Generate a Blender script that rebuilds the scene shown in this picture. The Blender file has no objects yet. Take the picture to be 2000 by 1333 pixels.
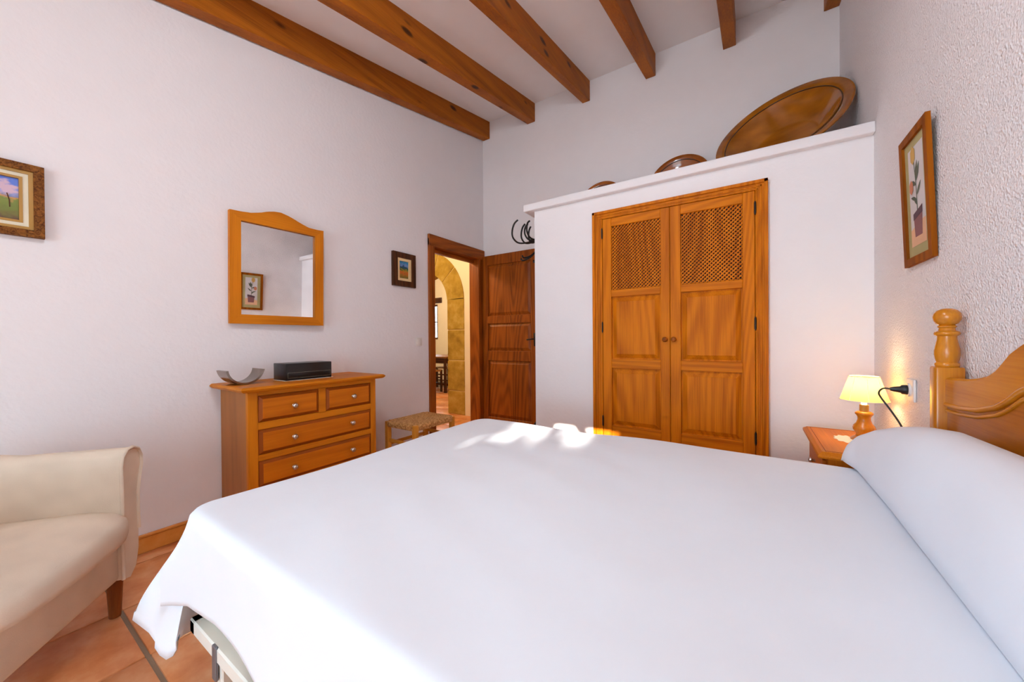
import bpy, bmesh, math, random
from mathutils import Vector, Matrix, Euler
random.seed(7)
sc = bpy.context.scene
COL = sc.collection
PI = math.pi

# ------------------------------------------------------------------ camera
F_PX = 714.926
YAW, PITCH, ROLL = (math.radians(a) for a in (-33.18446, -0.352952, -0.438758))
CAM = Vector((2.66, 0.0, 1.10))
def cam_axes():
    f = Vector((math.sin(YAW)*math.cos(PITCH), math.cos(YAW)*math.cos(PITCH), math.sin(PITCH)))
    r0 = Vector((math.cos(YAW), -math.sin(YAW), 0)); u0 = r0.cross(f)
    r = r0*math.cos(ROLL)+u0*math.sin(ROLL); u = -r0*math.sin(ROLL)+u0*math.cos(ROLL)
    return r, u, f
r_, u_, f_ = cam_axes()
cd = bpy.data.cameras.new('camera'); cam = bpy.data.objects.new('camera', cd); COL.objects.link(cam)
cd.sensor_width = 36.0; cd.lens = 36.0*F_PX/2000.0; cd.clip_start = 0.02; cd.clip_end = 200
M = Matrix((r_, u_, -f_)).transposed().to_4x4(); M.translation = CAM
cam.matrix_world = M
sc.camera = cam

# ------------------------------------------------------------------ world, sun, exposure
sc.view_settings.view_transform = 'Standard'
sc.view_settings.look = 'None'
sc.view_settings.gamma = 1.0
sc.view_settings.use_curve_mapping = False
sc.view_settings.exposure = 0.60
w = bpy.data.worlds.new('sky'); sc.world = w; w.use_nodes = True
bgn = w.node_tree.nodes['Background']
bgn.inputs['Color'].default_value = (0.60, 0.82, 1.0, 1); bgn.inputs['Strength'].default_value = 7.6
sun = bpy.data.lights.new('sun', 'SUN'); sun.energy = 12.0; sun.angle = 0.006; sun.color = (1.0, 0.93, 0.82)
so = bpy.data.objects.new('sun', sun); COL.objects.link(so)
so.rotation_euler = Vector((-0.20, 1.0, -0.3135)).to_track_quat('-Z', 'Y').to_euler()
sc.cycles.max_bounces = 6; sc.cycles.diffuse_bounces = 5; sc.cycles.glossy_bounces = 3; sc.cycles.adaptive_threshold = 0.1; sc.cycles.adaptive_min_samples = 16
sc.cycles.use_denoising = True
sc.cycles.caustics_reflective = False; sc.cycles.caustics_refractive = False
sc.cycles.sample_clamp_indirect = 6.0

# room figures (metres): X across, Y away along the left wall, Z up
RW = 3.19; BW = 3.465; NW = -2.60; CF = 2.60        # right wall, back wall, near wall, closet front
SLOPE = 0.185
def ceil_z(y): return 3.64-SLOPE*(BW-y)

# portals: the French window behind the camera and the dining room window
def portal(name, loc, rot, sx, sy):
    l = bpy.data.lights.new(name, 'AREA'); l.shape = 'RECTANGLE'; l.size = sx; l.size_y = sy
    l.cycles.is_portal = True
    o = bpy.data.objects.new(name, l); COL.objects.link(o); o.location = loc; o.rotation_euler = rot
portal('window_portal', (1.75, NW-0.12, 1.08), (PI/2, 0, 0), 2.5, 2.16)

# ------------------------------------------------------------------ materials
def lin(c):
    c /= 255.0
    return c/12.92 if c <= 0.04045 else ((c+0.055)/1.055)**2.4
def S(r, g, b): return (lin(r), lin(g), lin(b), 1)
def mat_new(name):
    m = bpy.data.materials.new(name); m.use_nodes = True
    return m, m.node_tree, m.node_tree.nodes['Principled BSDF']
def N(nt, t, **k):
    n = nt.nodes.new(t)
    for a, b in k.items(): setattr(n, a, b)
    return n
def ramp(nt, stops):
    n = N(nt, 'ShaderNodeValToRGB'); e = n.color_ramp.elements
    while len(e) < len(stops): e.new(0.5)
    for i, (p, c) in enumerate(stops): e[i].position = p; e[i].color = c
    return n
def plain(name, col, rough=0.5, metal=0.0, spec=0.5, coat=0.0, var=1.0):
    m, nt, b = mat_new(name)
    tc = N(nt, 'ShaderNodeTexCoord'); no = N(nt, 'ShaderNodeTexNoise')
    no.inputs['Scale'].default_value = 9; no.inputs['Detail'].default_value = 1
    nt.links.new(tc.outputs['Object'], no.inputs['Vector'])
    lo = tuple(c*(1-0.07*var) for c in col[:3])+(1,); hi = tuple(min(1, c*(1+0.05*var)) for c in col[:3])+(1,)
    rp = ramp(nt, [(0.3, lo), (0.7, hi)])
    nt.links.new(no.outputs['Fac'], rp.inputs['Fac']); nt.links.new(rp.outputs['Color'], b.inputs['Base Color'])
    b.inputs['Roughness'].default_value = rough; b.inputs['Metallic'].default_value = metal
    b.inputs['Specular IOR Level'].default_value = spec; b.inputs['Coat Weight'].default_value = coat
    return m
def bumpy(m, scale, strength, dist=0.004, detail=4, vor=False, stretch=(1, 1, 1)):
    nt = m.node_tree; b = nt.nodes['Principled BSDF']
    tc = N(nt, 'ShaderNodeTexCoord'); mp = N(nt, 'ShaderNodeMapping'); mp.inputs['Scale'].default_value = stretch
    nt.links.new(tc.outputs['Object'], mp.inputs['Vector'])
    no = N(nt, 'ShaderNodeTexNoise'); no.inputs['Scale'].default_value = scale; no.inputs['Detail'].default_value = detail
    nt.links.new(mp.outputs['Vector'], no.inputs['Vector'])
    src = no.outputs['Fac']
    if vor:
        v = N(nt, 'ShaderNodeTexVoronoi'); v.inputs['Scale'].default_value = scale*1.6; v.feature = 'SMOOTH_F1'
        nt.links.new(mp.outputs['Vector'], v.inputs['Vector'])
        ad = N(nt, 'ShaderNodeMath', operation='ADD'); nt.links.new(src, ad.inputs[0]); nt.links.new(v.outputs['Distance'], ad.inputs[1]); src = ad.outputs[0]
    bp = N(nt, 'ShaderNodeBump'); bp.inputs['Strength'].default_value = strength; bp.inputs['Distance'].default_value = dist
    nt.links.new(src, bp.inputs['Height']); nt.links.new(bp.outputs['Normal'], b.inputs['Normal'])
    return m
def wood(name, dark, light, axis='Z', rings=26, rough=0.42, wave=0.45, knots=0.0, coat=0.0, off=0.0, spec=0.2):
    m, nt, b = mat_new(name); L = nt.links.new
    tc = N(nt, 'ShaderNodeTexCoord')
    def mp(ac, al):
        n = N(nt, 'ShaderNodeMapping')
        n.inputs['Scale'].default_value = {'X': (al, ac, ac), 'Y': (ac, al, ac), 'Z': (ac, ac, al)}[axis]
        n.inputs['Location'].default_value = (0.031+off, 0.043+off, 0.037+off)
        L(tc.outputs['Object'], n.inputs['Vector']); return n
    n1 = N(nt, 'ShaderNodeTexNoise'); n1.inputs['Scale'].default_value = 1; n1.inputs['Detail'].default_value = 2
    L(mp(14, 0.8).outputs[0], n1.inputs['Vector'])
    n2 = N(nt, 'ShaderNodeTexNoise'); n2.inputs['Scale'].default_value = 1; n2.inputs['Detail'].default_value = 2
    L(mp(190, 5).outputs[0], n2.inputs['Vector'])
    n3 = N(nt, 'ShaderNodeTexNoise'); n3.inputs['Scale'].default_value = 1; n3.inputs['Detail'].default_value = 0.6
    L(mp(3.4, 0.34).outputs[0], n3.inputs['Vector'])       # growth rings: contour lines of a long smooth noise
    m3 = N(nt, 'ShaderNodeMath', operation='MULTIPLY'); L(n3.outputs['Fac'], m3.inputs[0]); m3.inputs[1].default_value = rings*5.0
    sn = N(nt, 'ShaderNodeMath', operation='SINE'); L(m3.outputs[0], sn.inputs[0])
    wv = N(nt, 'ShaderNodeMath', operation='MULTIPLY_ADD'); L(sn.outputs[0], wv.inputs[0]); wv.inputs[1].default_value = 0.5; wv.inputs[2].default_value = 0.5
    def mul(s, k):
        q = N(nt, 'ShaderNodeMath', operation='MULTIPLY'); L(s, q.inputs[0]); q.inputs[1].default_value = k; return q.outputs[0]
    def add(a, c):
        q = N(nt, 'ShaderNodeMath', operation='ADD'); L(a, q.inputs[0]); L(c, q.inputs[1]); return q.outputs[0]
    fac = add(add(mul(n1.outputs['Fac'], 0.58-wave*0.6), mul(n2.outputs['Fac'], 0.42)), mul(wv.outputs[0], wave*0.6))
    mid = tuple((a+c)/2 for a, c in zip(dark, light))
    rp = ramp(nt, [(0.25, dark), (0.42, mid), (0.62, light)])
    L(fac, rp.inputs['Fac']); out = rp.outputs['Color']
    if knots:
        v = N(nt, 'ShaderNodeTexVoronoi'); v.inputs['Scale'].default_value = 1; v.inputs['Randomness'].default_value = 1
        L(mp(6.5, 2.6).outputs[0], v.inputs['Vector'])
        kr = ramp(nt, [(0.0, (0.12, 0.12, 0.12, 1)), (knots*0.6, (0.22, 0.2, 0.18, 1)), (knots, (1, 1, 1, 1))])
        L(v.outputs['Distance'], kr.inputs['Fac'])
        mx = N(nt, 'ShaderNodeMix', data_type='RGBA', blend_type='MULTIPLY'); mx.inputs[0].default_value = 1.0
        L(out, mx.inputs[6]); L(kr.outputs['Color'], mx.inputs[7]); out = mx.outputs[2]
    L(out, b.inputs['Base Color'])
    b.inputs['Roughness'].default_value = rough; b.inputs['Coat Weight'].default_value = coat; b.inputs['Coat Roughness'].default_value = 0.2
    b.inputs['Specular IOR Level'].default_value = spec
    return m
def wood3(name, dark, light, **k): return {a: wood(name+'_'+a.lower(), dark, light, a, **k) for a in 'XYZ'}

WALL = S(237, 231, 231)
M_WALL_L = bumpy(plain('plaster_smooth', WALL, 0.85, spec=0.2, var=0.1), 42, 0.22, 0.006, 2)
M_WALL_R = bumpy(plain('plaster_rough', WALL, 0.8, spec=0.25, var=0.1), 100, 0.6, 0.008, 2, vor=True)
M_CEIL = plain('ceiling_paint', S(245, 239, 237), 0.9, spec=0.2, var=0.1)
M_HALL = bumpy(plain('hall_plaster', S(236, 222, 198), 0.85, spec=0.2, var=0.1), 30, 0.2, 0.005)
W_CLOSET = wood3('wardrobe_pine', (0.36, 0.076, 0.001, 1), (0.66, 0.185, 0.003, 1), rings=24, wave=0.30, rough=0.5, spec=0.12)
W_DOOR = wood3('stained_door', (0.13, 0.026, 0.002, 1), (0.36, 0.085, 0.006, 1), rings=24, wave=0.32)
W_BEAM = wood3('beam_pine', (0.19, 0.042, 0.002, 1), (0.44, 0.120, 0.005, 1), rings=9, knots=0.16, wave=0.18, rough=0.5)
W_DRES = wood3('dresser_pine', (0.44, 0.115, 0.004, 1), (0.66, 0.205, 0.008, 1), rings=12, wave=0.3, rough=0.45, spec=0.14)
W_DRAW = wood3('drawer_pine', (0.46, 0.110, 0.003, 1), (0.62, 0.165, 0.005, 1), rings=12, wave=0.3, rough=0.42, off=0.3)
W_BED = wood3('headboard_beech', (0.42, 0.120, 0.003, 1), (0.60, 0.205, 0.007, 1), rings=10, wave=0.25, rough=0.27, coat=0.2, spec=0.4)
W_DARK = wood3('dark_walnut', (0.030, 0.010, 0.004, 1), (0.10, 0.032, 0.010, 1), rings=16)
W_LEG = wood3('chair_leg_beech', (0.13, 0.030, 0.006, 1), (0.25, 0.07, 0.014, 1), rings=14)
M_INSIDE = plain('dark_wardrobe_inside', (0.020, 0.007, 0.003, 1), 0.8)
M_GROOVE = plain('dark_rim_brown', (0.32, 0.068, 0.003, 1), 0.5, spec=0.2)
M_CHROME = plain('brushed_nickel', (0.62, 0.58, 0.54, 1), 0.28, 1.0)
M_STEEL = plain('polished_steel', (0.30, 0.24, 0.20, 1), 0.2, 1.0)
M_IRON = plain('wrought_iron', (0.018, 0.014, 0.012, 1), 0.5, 0.4)
M_BLACK = plain('black_lacquer', (0.006, 0.006, 0.007, 1), 0.3)
M_SILVERLINE = plain('silver_line', (0.25, 0.25, 0.2, 1), 0.4, 0.6)
M_WHITEPL = plain('white_plastic', S(235, 228, 222), 0.35)
M_BLACKPL = plain('black_plastic', (0.012, 0.012, 0.012, 1), 0.4)
M_LACE = plain('white_lace', S(240, 234, 222), 0.9)
M_SHEET = bumpy(plain('white_cotton', (0.82, 0.865, 0.93, 1), 0.9, spec=0.15, var=0.1), 5, 0.35, 0.010, 2, stretch=(1, 1.6, 1))
M_PILLOW = bumpy(plain('white_pillowcase', (0.79, 0.82, 0.88, 1), 0.9, spec=0.15, var=0.1), 6, 0.2, 0.008, 4)
M_METALW = plain('white_enamel', S(232, 230, 220), 0.35)
M_SLAT = plain('pale_birch_slat', S(226, 208, 176), 0.6)
M_GREYBR = plain('zinc_bracket', (0.22, 0.22, 0.24, 1), 0.45, 0.7)
M_FABRIC = bumpy(plain('beige_weave', S(230, 214, 194), 0.95, spec=0.1), 260, 0.45, 0.002, 2, stretch=(1, 1, 2.6))
M_MIRROR = plain('mirror_glass', (0.93, 0.93, 0.93, 1), 0.01, 1.0)
M_FOLI = plain('leaf_green', (0.06, 0.12, 0.03, 1), 0.6)
M_GROUND = plain('garden_paving', S(170, 165, 160), 0.9)
M_MORTAR = plain('lime_mortar', S(215, 185, 120), 0.9)

def terracotta(name, lo, mid, hi, rough, scale=5.5):
    m, nt, b = mat_new(name); L = nt.links.new
    oi = N(nt, 'ShaderNodeObjectInfo'); tc = N(nt, 'ShaderNodeTexCoord')
    ad = N(nt, 'ShaderNodeVectorMath', operation='ADD'); L(tc.outputs['Object'], ad.inputs[0])
    sc_ = N(nt, 'ShaderNodeVectorMath', operation='SCALE'); sc_.inputs['Scale'].default_value = 9.0
    cb = N(nt, 'ShaderNodeCombineXYZ'); L(oi.outputs['Random'], cb.inputs[0]); L(oi.outputs['Random'], cb.inputs[1])
    L(cb.outputs[0], sc_.inputs[0]); L(sc_.outputs[0], ad.inputs[1])
    no = N(nt, 'ShaderNodeTexNoise'); no.inputs['Scale'].default_value = scale; no.inputs['Detail'].default_value = 6; no.inputs['Roughness'].default_value = 0.6
    L(ad.outputs[0], no.inputs['Vector'])
    rp = ramp(nt, [(0.3, lo), (0.5, mid), (0.72, hi)]); L(no.outputs['Fac'], rp.inputs['Fac'])
    L(rp.outputs['Color'], b.inputs['Base Color']); b.inputs['Roughness'].default_value = rough
    b.inputs['Coat Weight'].default_value = 0.1
    return m
M_TILE = terracotta('terracotta_tile', S(206, 120, 62), S(226, 150, 96), S(240, 186, 138), 0.38)
M_RUSH = terracotta('rush_straw', S(128, 78, 34), S(196, 140, 78), S(232, 186, 124), 0.85, 70)
M_GROUT = plain('grey_grout', S(150, 130, 108), 0.95)
M_SKIRT = terracotta('skirting_tile', S(196, 110, 30), S(216, 138, 58), S(226, 160, 88), 0.35)
M_STONE = bumpy(terracotta('mares_sandstone', S(140, 108, 28), S(172, 138, 48), S(196, 164, 84), 0.9), 18, 0.8, 0.012, 6)
def glazed(name, lo, hi):
    m, nt, b = mat_new(name); L = nt.links.new
    tc = N(nt, 'ShaderNodeTexCoord'); no = N(nt, 'ShaderNodeTexNoise'); no.inputs['Scale'].default_value = 7; no.inputs['Detail'].default_value = 5
    mp = N(nt, 'ShaderNodeMapping'); mp.inputs['Scale'].default_value = (0.7, 0.7, 1.4); L(tc.outputs['Object'], mp.inputs['Vector']); L(mp.outputs[0], no.inputs['Vector'])
    rp = ramp(nt, [(0.3, lo), (0.7, hi)]); L(no.outputs['Fac'], rp.inputs['Fac']); L(rp.outputs['Color'], b.inputs['Base Color'])
    b.inputs['Roughness'].default_value = 0.16; b.inputs['Coat Weight'].default_value = 0.5; b.inputs['Coat Roughness'].default_value = 0.08
    bp = N(nt, 'ShaderNodeBump'); bp.inputs['Strength'].default_value = 0.15; bp.inputs['Distance'].default_value = 0.006
    L(no.outputs['Fac'], bp.inputs['Height']); L(bp.outputs['Normal'], b.inputs['Normal'])
    return m
M_GLAZE = glazed('glazed_earthenware', (0.22, 0.062, 0.004, 1), (0.46, 0.15, 0.008, 1))
M_GLAZE2 = glazed('glazed_red_earthenware', (0.22, 0.050, 0.005, 1), (0.42, 0.11, 0.010, 1))
def shade_mat():
    m, nt, b = mat_new('lamp_shade_linen'); L = nt.links.new
    b.inputs['Base Color'].default_value = (0.88, 0.70, 0.34, 1); b.inputs['Roughness'].default_value = 0.9
    tr = N(nt, 'ShaderNodeBsdfTranslucent'); tr.inputs['Color'].default_value = (1.0, 0.74, 0.27, 1)
    mx = N(nt, 'ShaderNodeMixShader'); mx.inputs[0].default_value = 0.75
    L(b.outputs[0], mx.inputs[1]); L(tr.outputs[0], mx.inputs[2]); L(mx.outputs[0], nt.nodes['Material Output'].inputs['Surface'])
    return m
M_SHADE = shade_mat()
def emit(name, col, st):
    m, nt, b = mat_new(name); b.inputs['Emission Color'].default_value = col; b.inputs['Emission Strength'].default_value = st
    b.inputs['Base Color'].default_value = col
    return m
M_GLOBE = emit('added_lamp_glow', (0.80, 0.91, 1.0, 1), 34)  # glow of the added ceiling lamp
M_BULB = emit('glowing_bulb', (1.0, 0.72, 0.36, 1), 4)

# ------------------------------------------------------------------ mesh helpers
class B:
    """collects shapes (world coordinates) and links them as one mesh object"""
    def __init__(s): s.bm = bmesh.new()
    def box(s, x0, x1, y0, y1, z0, z1, bev=0.0, seg=1):
        bm = s.bm
        v = [bm.verts.new((x, y, z)) for z in (z0, z1) for y in (y0, y1) for x in (x0, x1)]
        fs = [bm.faces.new([v[i] for i in q]) for q in ((0, 2, 3, 1), (4, 5, 7, 6), (0, 1, 5, 4), (2, 6, 7, 3), (0, 4, 6, 2), (1, 3, 7, 5))]
        if bev:
            es = list({e for f in fs for e in f.edges})
            bmesh.ops.bevel(bm, geom=es, offset=bev, segments=seg, affect='EDGES', profile=0.5)
        return s
    def prism(s, pts, vec):
        """pts: closed 3-D outline; vec: extrusion"""
        bm = s.bm; vec = Vector(vec)
        a = [bm.verts.new(p) for p in pts]; b = [bm.verts.new(Vector(p)+vec) for p in pts]; n = len(a)
        bm.faces.new(a); bm.faces.new(list(reversed(b)))
        for i in range(n): bm.faces.new((a[i], b[i], b[(i+1) % n], a[(i+1) % n]))
        return s
    def lathe(s, prof, c=(0, 0, 0), n=32, mtx=None):
        bm = s.bm; c = Vector(c); rows = []
        for r, z in prof:
            row = []
            for i in range(n if r > 1e-6 else 1):
                a = 2*PI*i/n; p = Vector((r*math.cos(a), r*math.sin(a), z))
                if mtx: p = mtx @ p
                row.append(bm.verts.new(p+c))
            rows.append(row)
        for A, Bq in zip(rows, rows[1:]):
            for i in range(n):
                j = (i+1) % n
                q = [A[i % len(A)], A[j % len(A)], Bq[j % len(Bq)], Bq[i % len(Bq)]]
                u = []
                for k in q:
                    if k not in u: u.append(k)
                if len(u) > 2: bm.faces.new(u)
        return s
    def tube(s, pts, r, n=8, caps=True, closed=False):
        bm = s.bm; P = [Vector(p) for p in pts]; rows = []; up = None
        R = r if isinstance(r, (list, tuple)) else [r]*len(P)
        for i, p in enumerate(P):
            if closed: t = P[(i+1) % len(P)]-P[i-1]
            else: t = P[min(i+1, len(P)-1)]-P[max(i-1, 0)]
            t.normalize()
            if up is None: up = Vector((0, 0, 1)) if abs(t.z) < 0.9 else Vector((1, 0, 0))
            a = t.cross(up).normalized(); up = a.cross(t).normalized()
            rows.append([bm.verts.new(p+(a*math.cos(2*PI*k/n)+up*math.sin(2*PI*k/n))*R[i]) for k in range(n)])
        pr = list(zip(rows, rows[1:]))+([(rows[-1], rows[0])] if closed else [])
        for A, C in pr:
            for k in range(n): bm.faces.new((A[k], A[(k+1) % n], C[(k+1) % n], C[k]))
        if caps and not closed: bm.faces.new(list(reversed(rows[0]))); bm.faces.new(rows[-1])
        return s
    def grid(s, rows, close_u=False):
        bm = s.bm; V = [[bm.verts.new(p) for p in row] for row in rows]
        for A, C in zip(V, V[1:]):
            n = len(A)
            for k in range(n if close_u else n-1): bm.faces.new((A[k], A[(k+1) % n], C[(k+1) % n], C[k]))
        return V
    def quad(s, a, b, c, d): s.bm.faces.new([s.bm.verts.new(p) for p in (a, b, c, d)]); return s
    def build(s, name, mat, parent=None, smooth=None, mtx=None, recalc=True):
        bm = s.bm
        if recalc: bmesh.ops.recalc_face_normals(bm, faces=bm.faces)
        off = parent_origin(parent)
        if mtx: bmesh.ops.transform(bm, matrix=mtx, verts=bm.verts)
        if off.length: bmesh.ops.translate(bm, vec=-off, verts=bm.verts)
        me = bpy.data.meshes.new(name); bm.to_mesh(me); bm.free()
        if smooth is not None:
            me.polygons.foreach_set('use_smooth', [True]*len(me.polygons)); me.set_sharp_from_angle(angle=math.radians(smooth))
        for m in (mat if isinstance(mat, (list, tuple)) else [mat]): me.materials.append(m)
        o = bpy.data.objects.new(name, me); COL.objects.link(o)
        if parent is not None: o.parent = parent
        return o
def parent_origin(p):
    t = Vector((0, 0, 0))
    while p is not None: t += p.location; p = p.parent
    return t
def tag(o, label, cat, group=None, kind=None):
    o['label'] = label; o['category'] = cat
    if group: o['group'] = group
    if kind: o['kind'] = kind
    return o
def thing(name, label, cat, loc=(0, 0, 0), group=None, kind=None):
    o = bpy.data.objects.new(name, None); o.empty_display_size = 0.1; COL.objects.link(o); o.location = loc
    return tag(o, label, cat, group, kind)
def smoothstep(a, b, x):
    t = max(0.0, min(1.0, (x-a)/(b-a))); return t*t*(3-2*t)
def interp(pts, x):
    if x <= pts[0][0]: return pts[0][1]
    for (a, p), (b, q) in zip(pts, pts[1:]):
        if x <= b: return p+(q-p)*(x-a)/(b-a)
    return pts[-1][1]
def catmull(pts, n=8):
    P = [Vector(p) for p in pts]; out = []
    for i in range(len(P)-1):
        p0, p1, p2, p3 = P[max(i-1, 0)], P[i], P[i+1], P[min(i+2, len(P)-1)]
        for k in range(n):
            t = k/n
            out.append(0.5*((2*p1)+(p2-p0)*t+(2*p0-5*p1+4*p2-p3)*t*t+(3*p1-p0-3*p2+p3)*t**3))
    out.append(P[-1]); return out

# ------------------------------------------------------------------ the room shell
T = 0.10
b = B(); DY0, DY1, DZ = 2.632, 3.352, 2.035      # doorway in the left wall
b.box(-T, 0, NW-0.2, DY0, -0.05, 3.75); b.box(-T, 0, DY0, DY1, DZ, 3.75); b.box(-T, 0, DY1, BW+0.15, -0.05, 3.75)
tag(b.build('wall_left', M_WALL_L), 'white plastered left wall with the mirror and the open doorway', 'wall', kind='structure')
tag(B().box(0, RW+0.15, BW, BW+0.15, -0.05, 3.75).build('wall_back', M_WALL_L), 'white back wall above the wardrobe ledge', 'wall', kind='structure')
tag(B().box(RW, RW+0.15, NW-0.2, BW, -0.05, 3.75).build('wall_right', M_WALL_R), 'rough stippled white wall behind the headboard', 'wall', kind='structure')
b = B(); WX0, WX1, WZ = 0.50, 3.00, 2.16          # French window behind the camera
b.box(0, WX0, NW-0.2, NW, -0.05, 3.0); b.box(WX1, RW, NW-0.2, NW, -0.05, 3.0); b.box(WX0, WX1, NW-0.2, NW, WZ, 3.0)
tag(b.build('wall_near', M_WALL_L), 'white wall behind the viewer with a wide French window', 'wall', kind='structure')
b = B()                                            # masonry front and side of the built-in wardrobe
FX0, FX1, FZ0, FZ1 = 1.685, 2.743, 0.30, 2.016
b.box(1.187, FX0+0.05, CF, CF+0.08, 0, 2.14); b.box(FX1-0.05, RW, CF, CF+0.08, 0, 2.14)
b.box(FX0+0.05, FX1-0.05, CF, CF+0.08, FZ1-0.05, 2.14); b.box(FX0+0.05, FX1-0.05, CF, CF+0.08, 0, FZ0+0.05)
b.box(1.187, 1.267, CF+0.08, BW, 0, 2.14)
tag(b.build('wall_closet', M_WALL_L), 'white masonry front of the built-in wardrobe', 'wall', kind='structure')
tag(B().box(1.105, RW, 2.558, BW, 2.132, 2.19, 0.008, 3).build('trim_1', M_WALL_L, smooth=40), 'white ledge along the top of the built-in wardrobe', 'ledge', kind='structure')

ce = B()
y0, y1 = NW-0.2, BW
ce.prism([(0, y0, ceil_z(y0)), (0, y1, ceil_z(y1)), (0, y1, ceil_z(y1)+0.12), (0, y0, ceil_z(y0)+0.12)], (RW, 0, 0))
ceiling = tag(ce.build('ceiling', M_CEIL), 'white sloping ceiling carried by pine beams', 'ceiling', kind='structure')
for i, x in enumerate((0.012, 0.618, 1.257, 1.866, 2.474, 3.105)):
    wd = (0.092, 0.094, 0.077, 0.084, 0.088, 0.085)[i]
    q = B(); h = 0.197
    pts = [(x, y0+0.2, ceil_z(y0+0.2)-h), (x, y1, ceil_z(y1)-h), (x, y1, ceil_z(y1)), (x, y0+0.2, ceil_z(y0+0.2))]
    q.prism(pts, (wd, 0, 0))
    es = [e for e in q.bm.edges if all(abs(v.co.z-(ceil_z(v.co.y)-h)) < 1e-4 for v in e.verts)]
    bmesh.ops.bevel(q.bm, geom=es, offset=0.004, segments=1, affect='EDGES')
    o = q.build('beam', W_BEAM['Y'])
    me = o.data                                   # own origin so that every beam has its own grain
    off = Vector((x+i*0.37, i*1.7, 3.2)); me.transform(Matrix.Translation(-off)); o.location = off; o.parent = ceiling

# floor: grout bed and single terracotta tiles
fl = B().box(0, RW, NW-0.2, BW, -0.05, -0.006); fl.box(-5.6, 0, 1.2, 7.2, -0.05, -0.006)
floor = tag(fl.build('floor', M_GROUT), 'terracotta tiled floor with wide grey joints', 'floor', kind='structure')
PX = 0.387
def tile_mesh(name, sx, sy):
    q = B().box(-sx/2, sx/2, -sy/2, sy/2, -0.02, 0.0, 0.005, 2)
    o = q.build(name, M_TILE, smooth=40); me = o.data; bpy.data.objects.remove(o); return me
TM = tile_mesh('tile', PX-0.005, PX-0.013)
def lay(x0, x1, y0, y1):
    i0 = math.floor((x0-0.887)/PX); j0 = math.floor((y0-0.366)/PX)
    for i in range(i0, math.ceil((x1-0.887)/PX)):
        for j in range(j0, math.ceil((y1-0.366)/PX)):
            cx, cy = 0.887+(i+0.5)*PX, 0.366+(j+0.5)*PX
            a0, a1 = max(x0, cx-PX/2+0.0025), min(x1, cx+PX/2-0.0025); b0, b1 = max(y0, cy-PX/2+0.0065), min(y1, cy+PX/2-0.0065)
            if a1-a0 < 0.03 or b1-b0 < 0.03: continue
            o = bpy.data.objects.new('tile', TM); COL.objects.link(o); o.parent = floor
            o.location = ((a0+a1)/2, (b0+b1)/2, 0); o.scale = ((a1-a0)/(PX-0.005), (b1-b0)/(PX-0.013), 1)
lay(0.0, RW, NW, BW)
lay(-3.4, -0.0, 2.6, 6.2)

# skirting along the left wall, single tiles with a moulded top
sk = B().box(0, 0.006, NW, DY0-0.066, 0, 0.09)
skirt = tag(sk.build('baseboard_left', M_GROUT), 'low terracotta tile skirting along the left wall', 'skirting', kind='structure')
y = NW
while y < DY0-0.08:
    e = min(y+0.383, DY0-0.066)
    q = B(); q.box(0.004, 0.014, y+0.0015, e-0.0015, 0.0, 0.080, 0.002); q.box(0.004, 0.020, y+0.0015, e-0.0015, 0.080, 0.096, 0.005, 2)
    q.build('tile', M_SKIRT, skirt); y += 0.387

# French window behind the viewer (open, its two leaves folded out)
wn = thing('window_1', 'wooden French window frame behind the viewer', 'window', (WX0, NW, 0), kind='structure')
for x in (WX0, WX1-0.06): B().box(x, x+0.06, NW-0.15, NW-0.07, 0, WZ, 0.004).build('jamb', W_DOOR['Z'], wn)
B().box(WX0, WX1, NW-0.15, NW-0.07, WZ-0.06, WZ, 0.004).build('head', W_DOOR['X'], wn)

# added ceiling lamp, out of view, brightens the bed from above
cl = thing('ceiling_lamp', 'added unseen globe lamp above the bed for light from above', 'lamp', (1.9, 0.3, 2.5))
B().lathe([(0, 0.20), (0.06, 0.19), (0.11, 0.16), (0.15, 0.11), (0.165, 0.05), (0.16, 0), (0.13, -0.06), (0.08, -0.10), (0, -0.115)], (1.9, 0.3, 2.58), 32).build('globe', M_GLOBE, cl, 60)
B().tube([(1.9, 0.3, 2.77), (1.9, 0.3, ceil_z(0.3)+0.002)], 0.012, 10).build('stem', M_CHROME, cl, 50)
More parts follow.
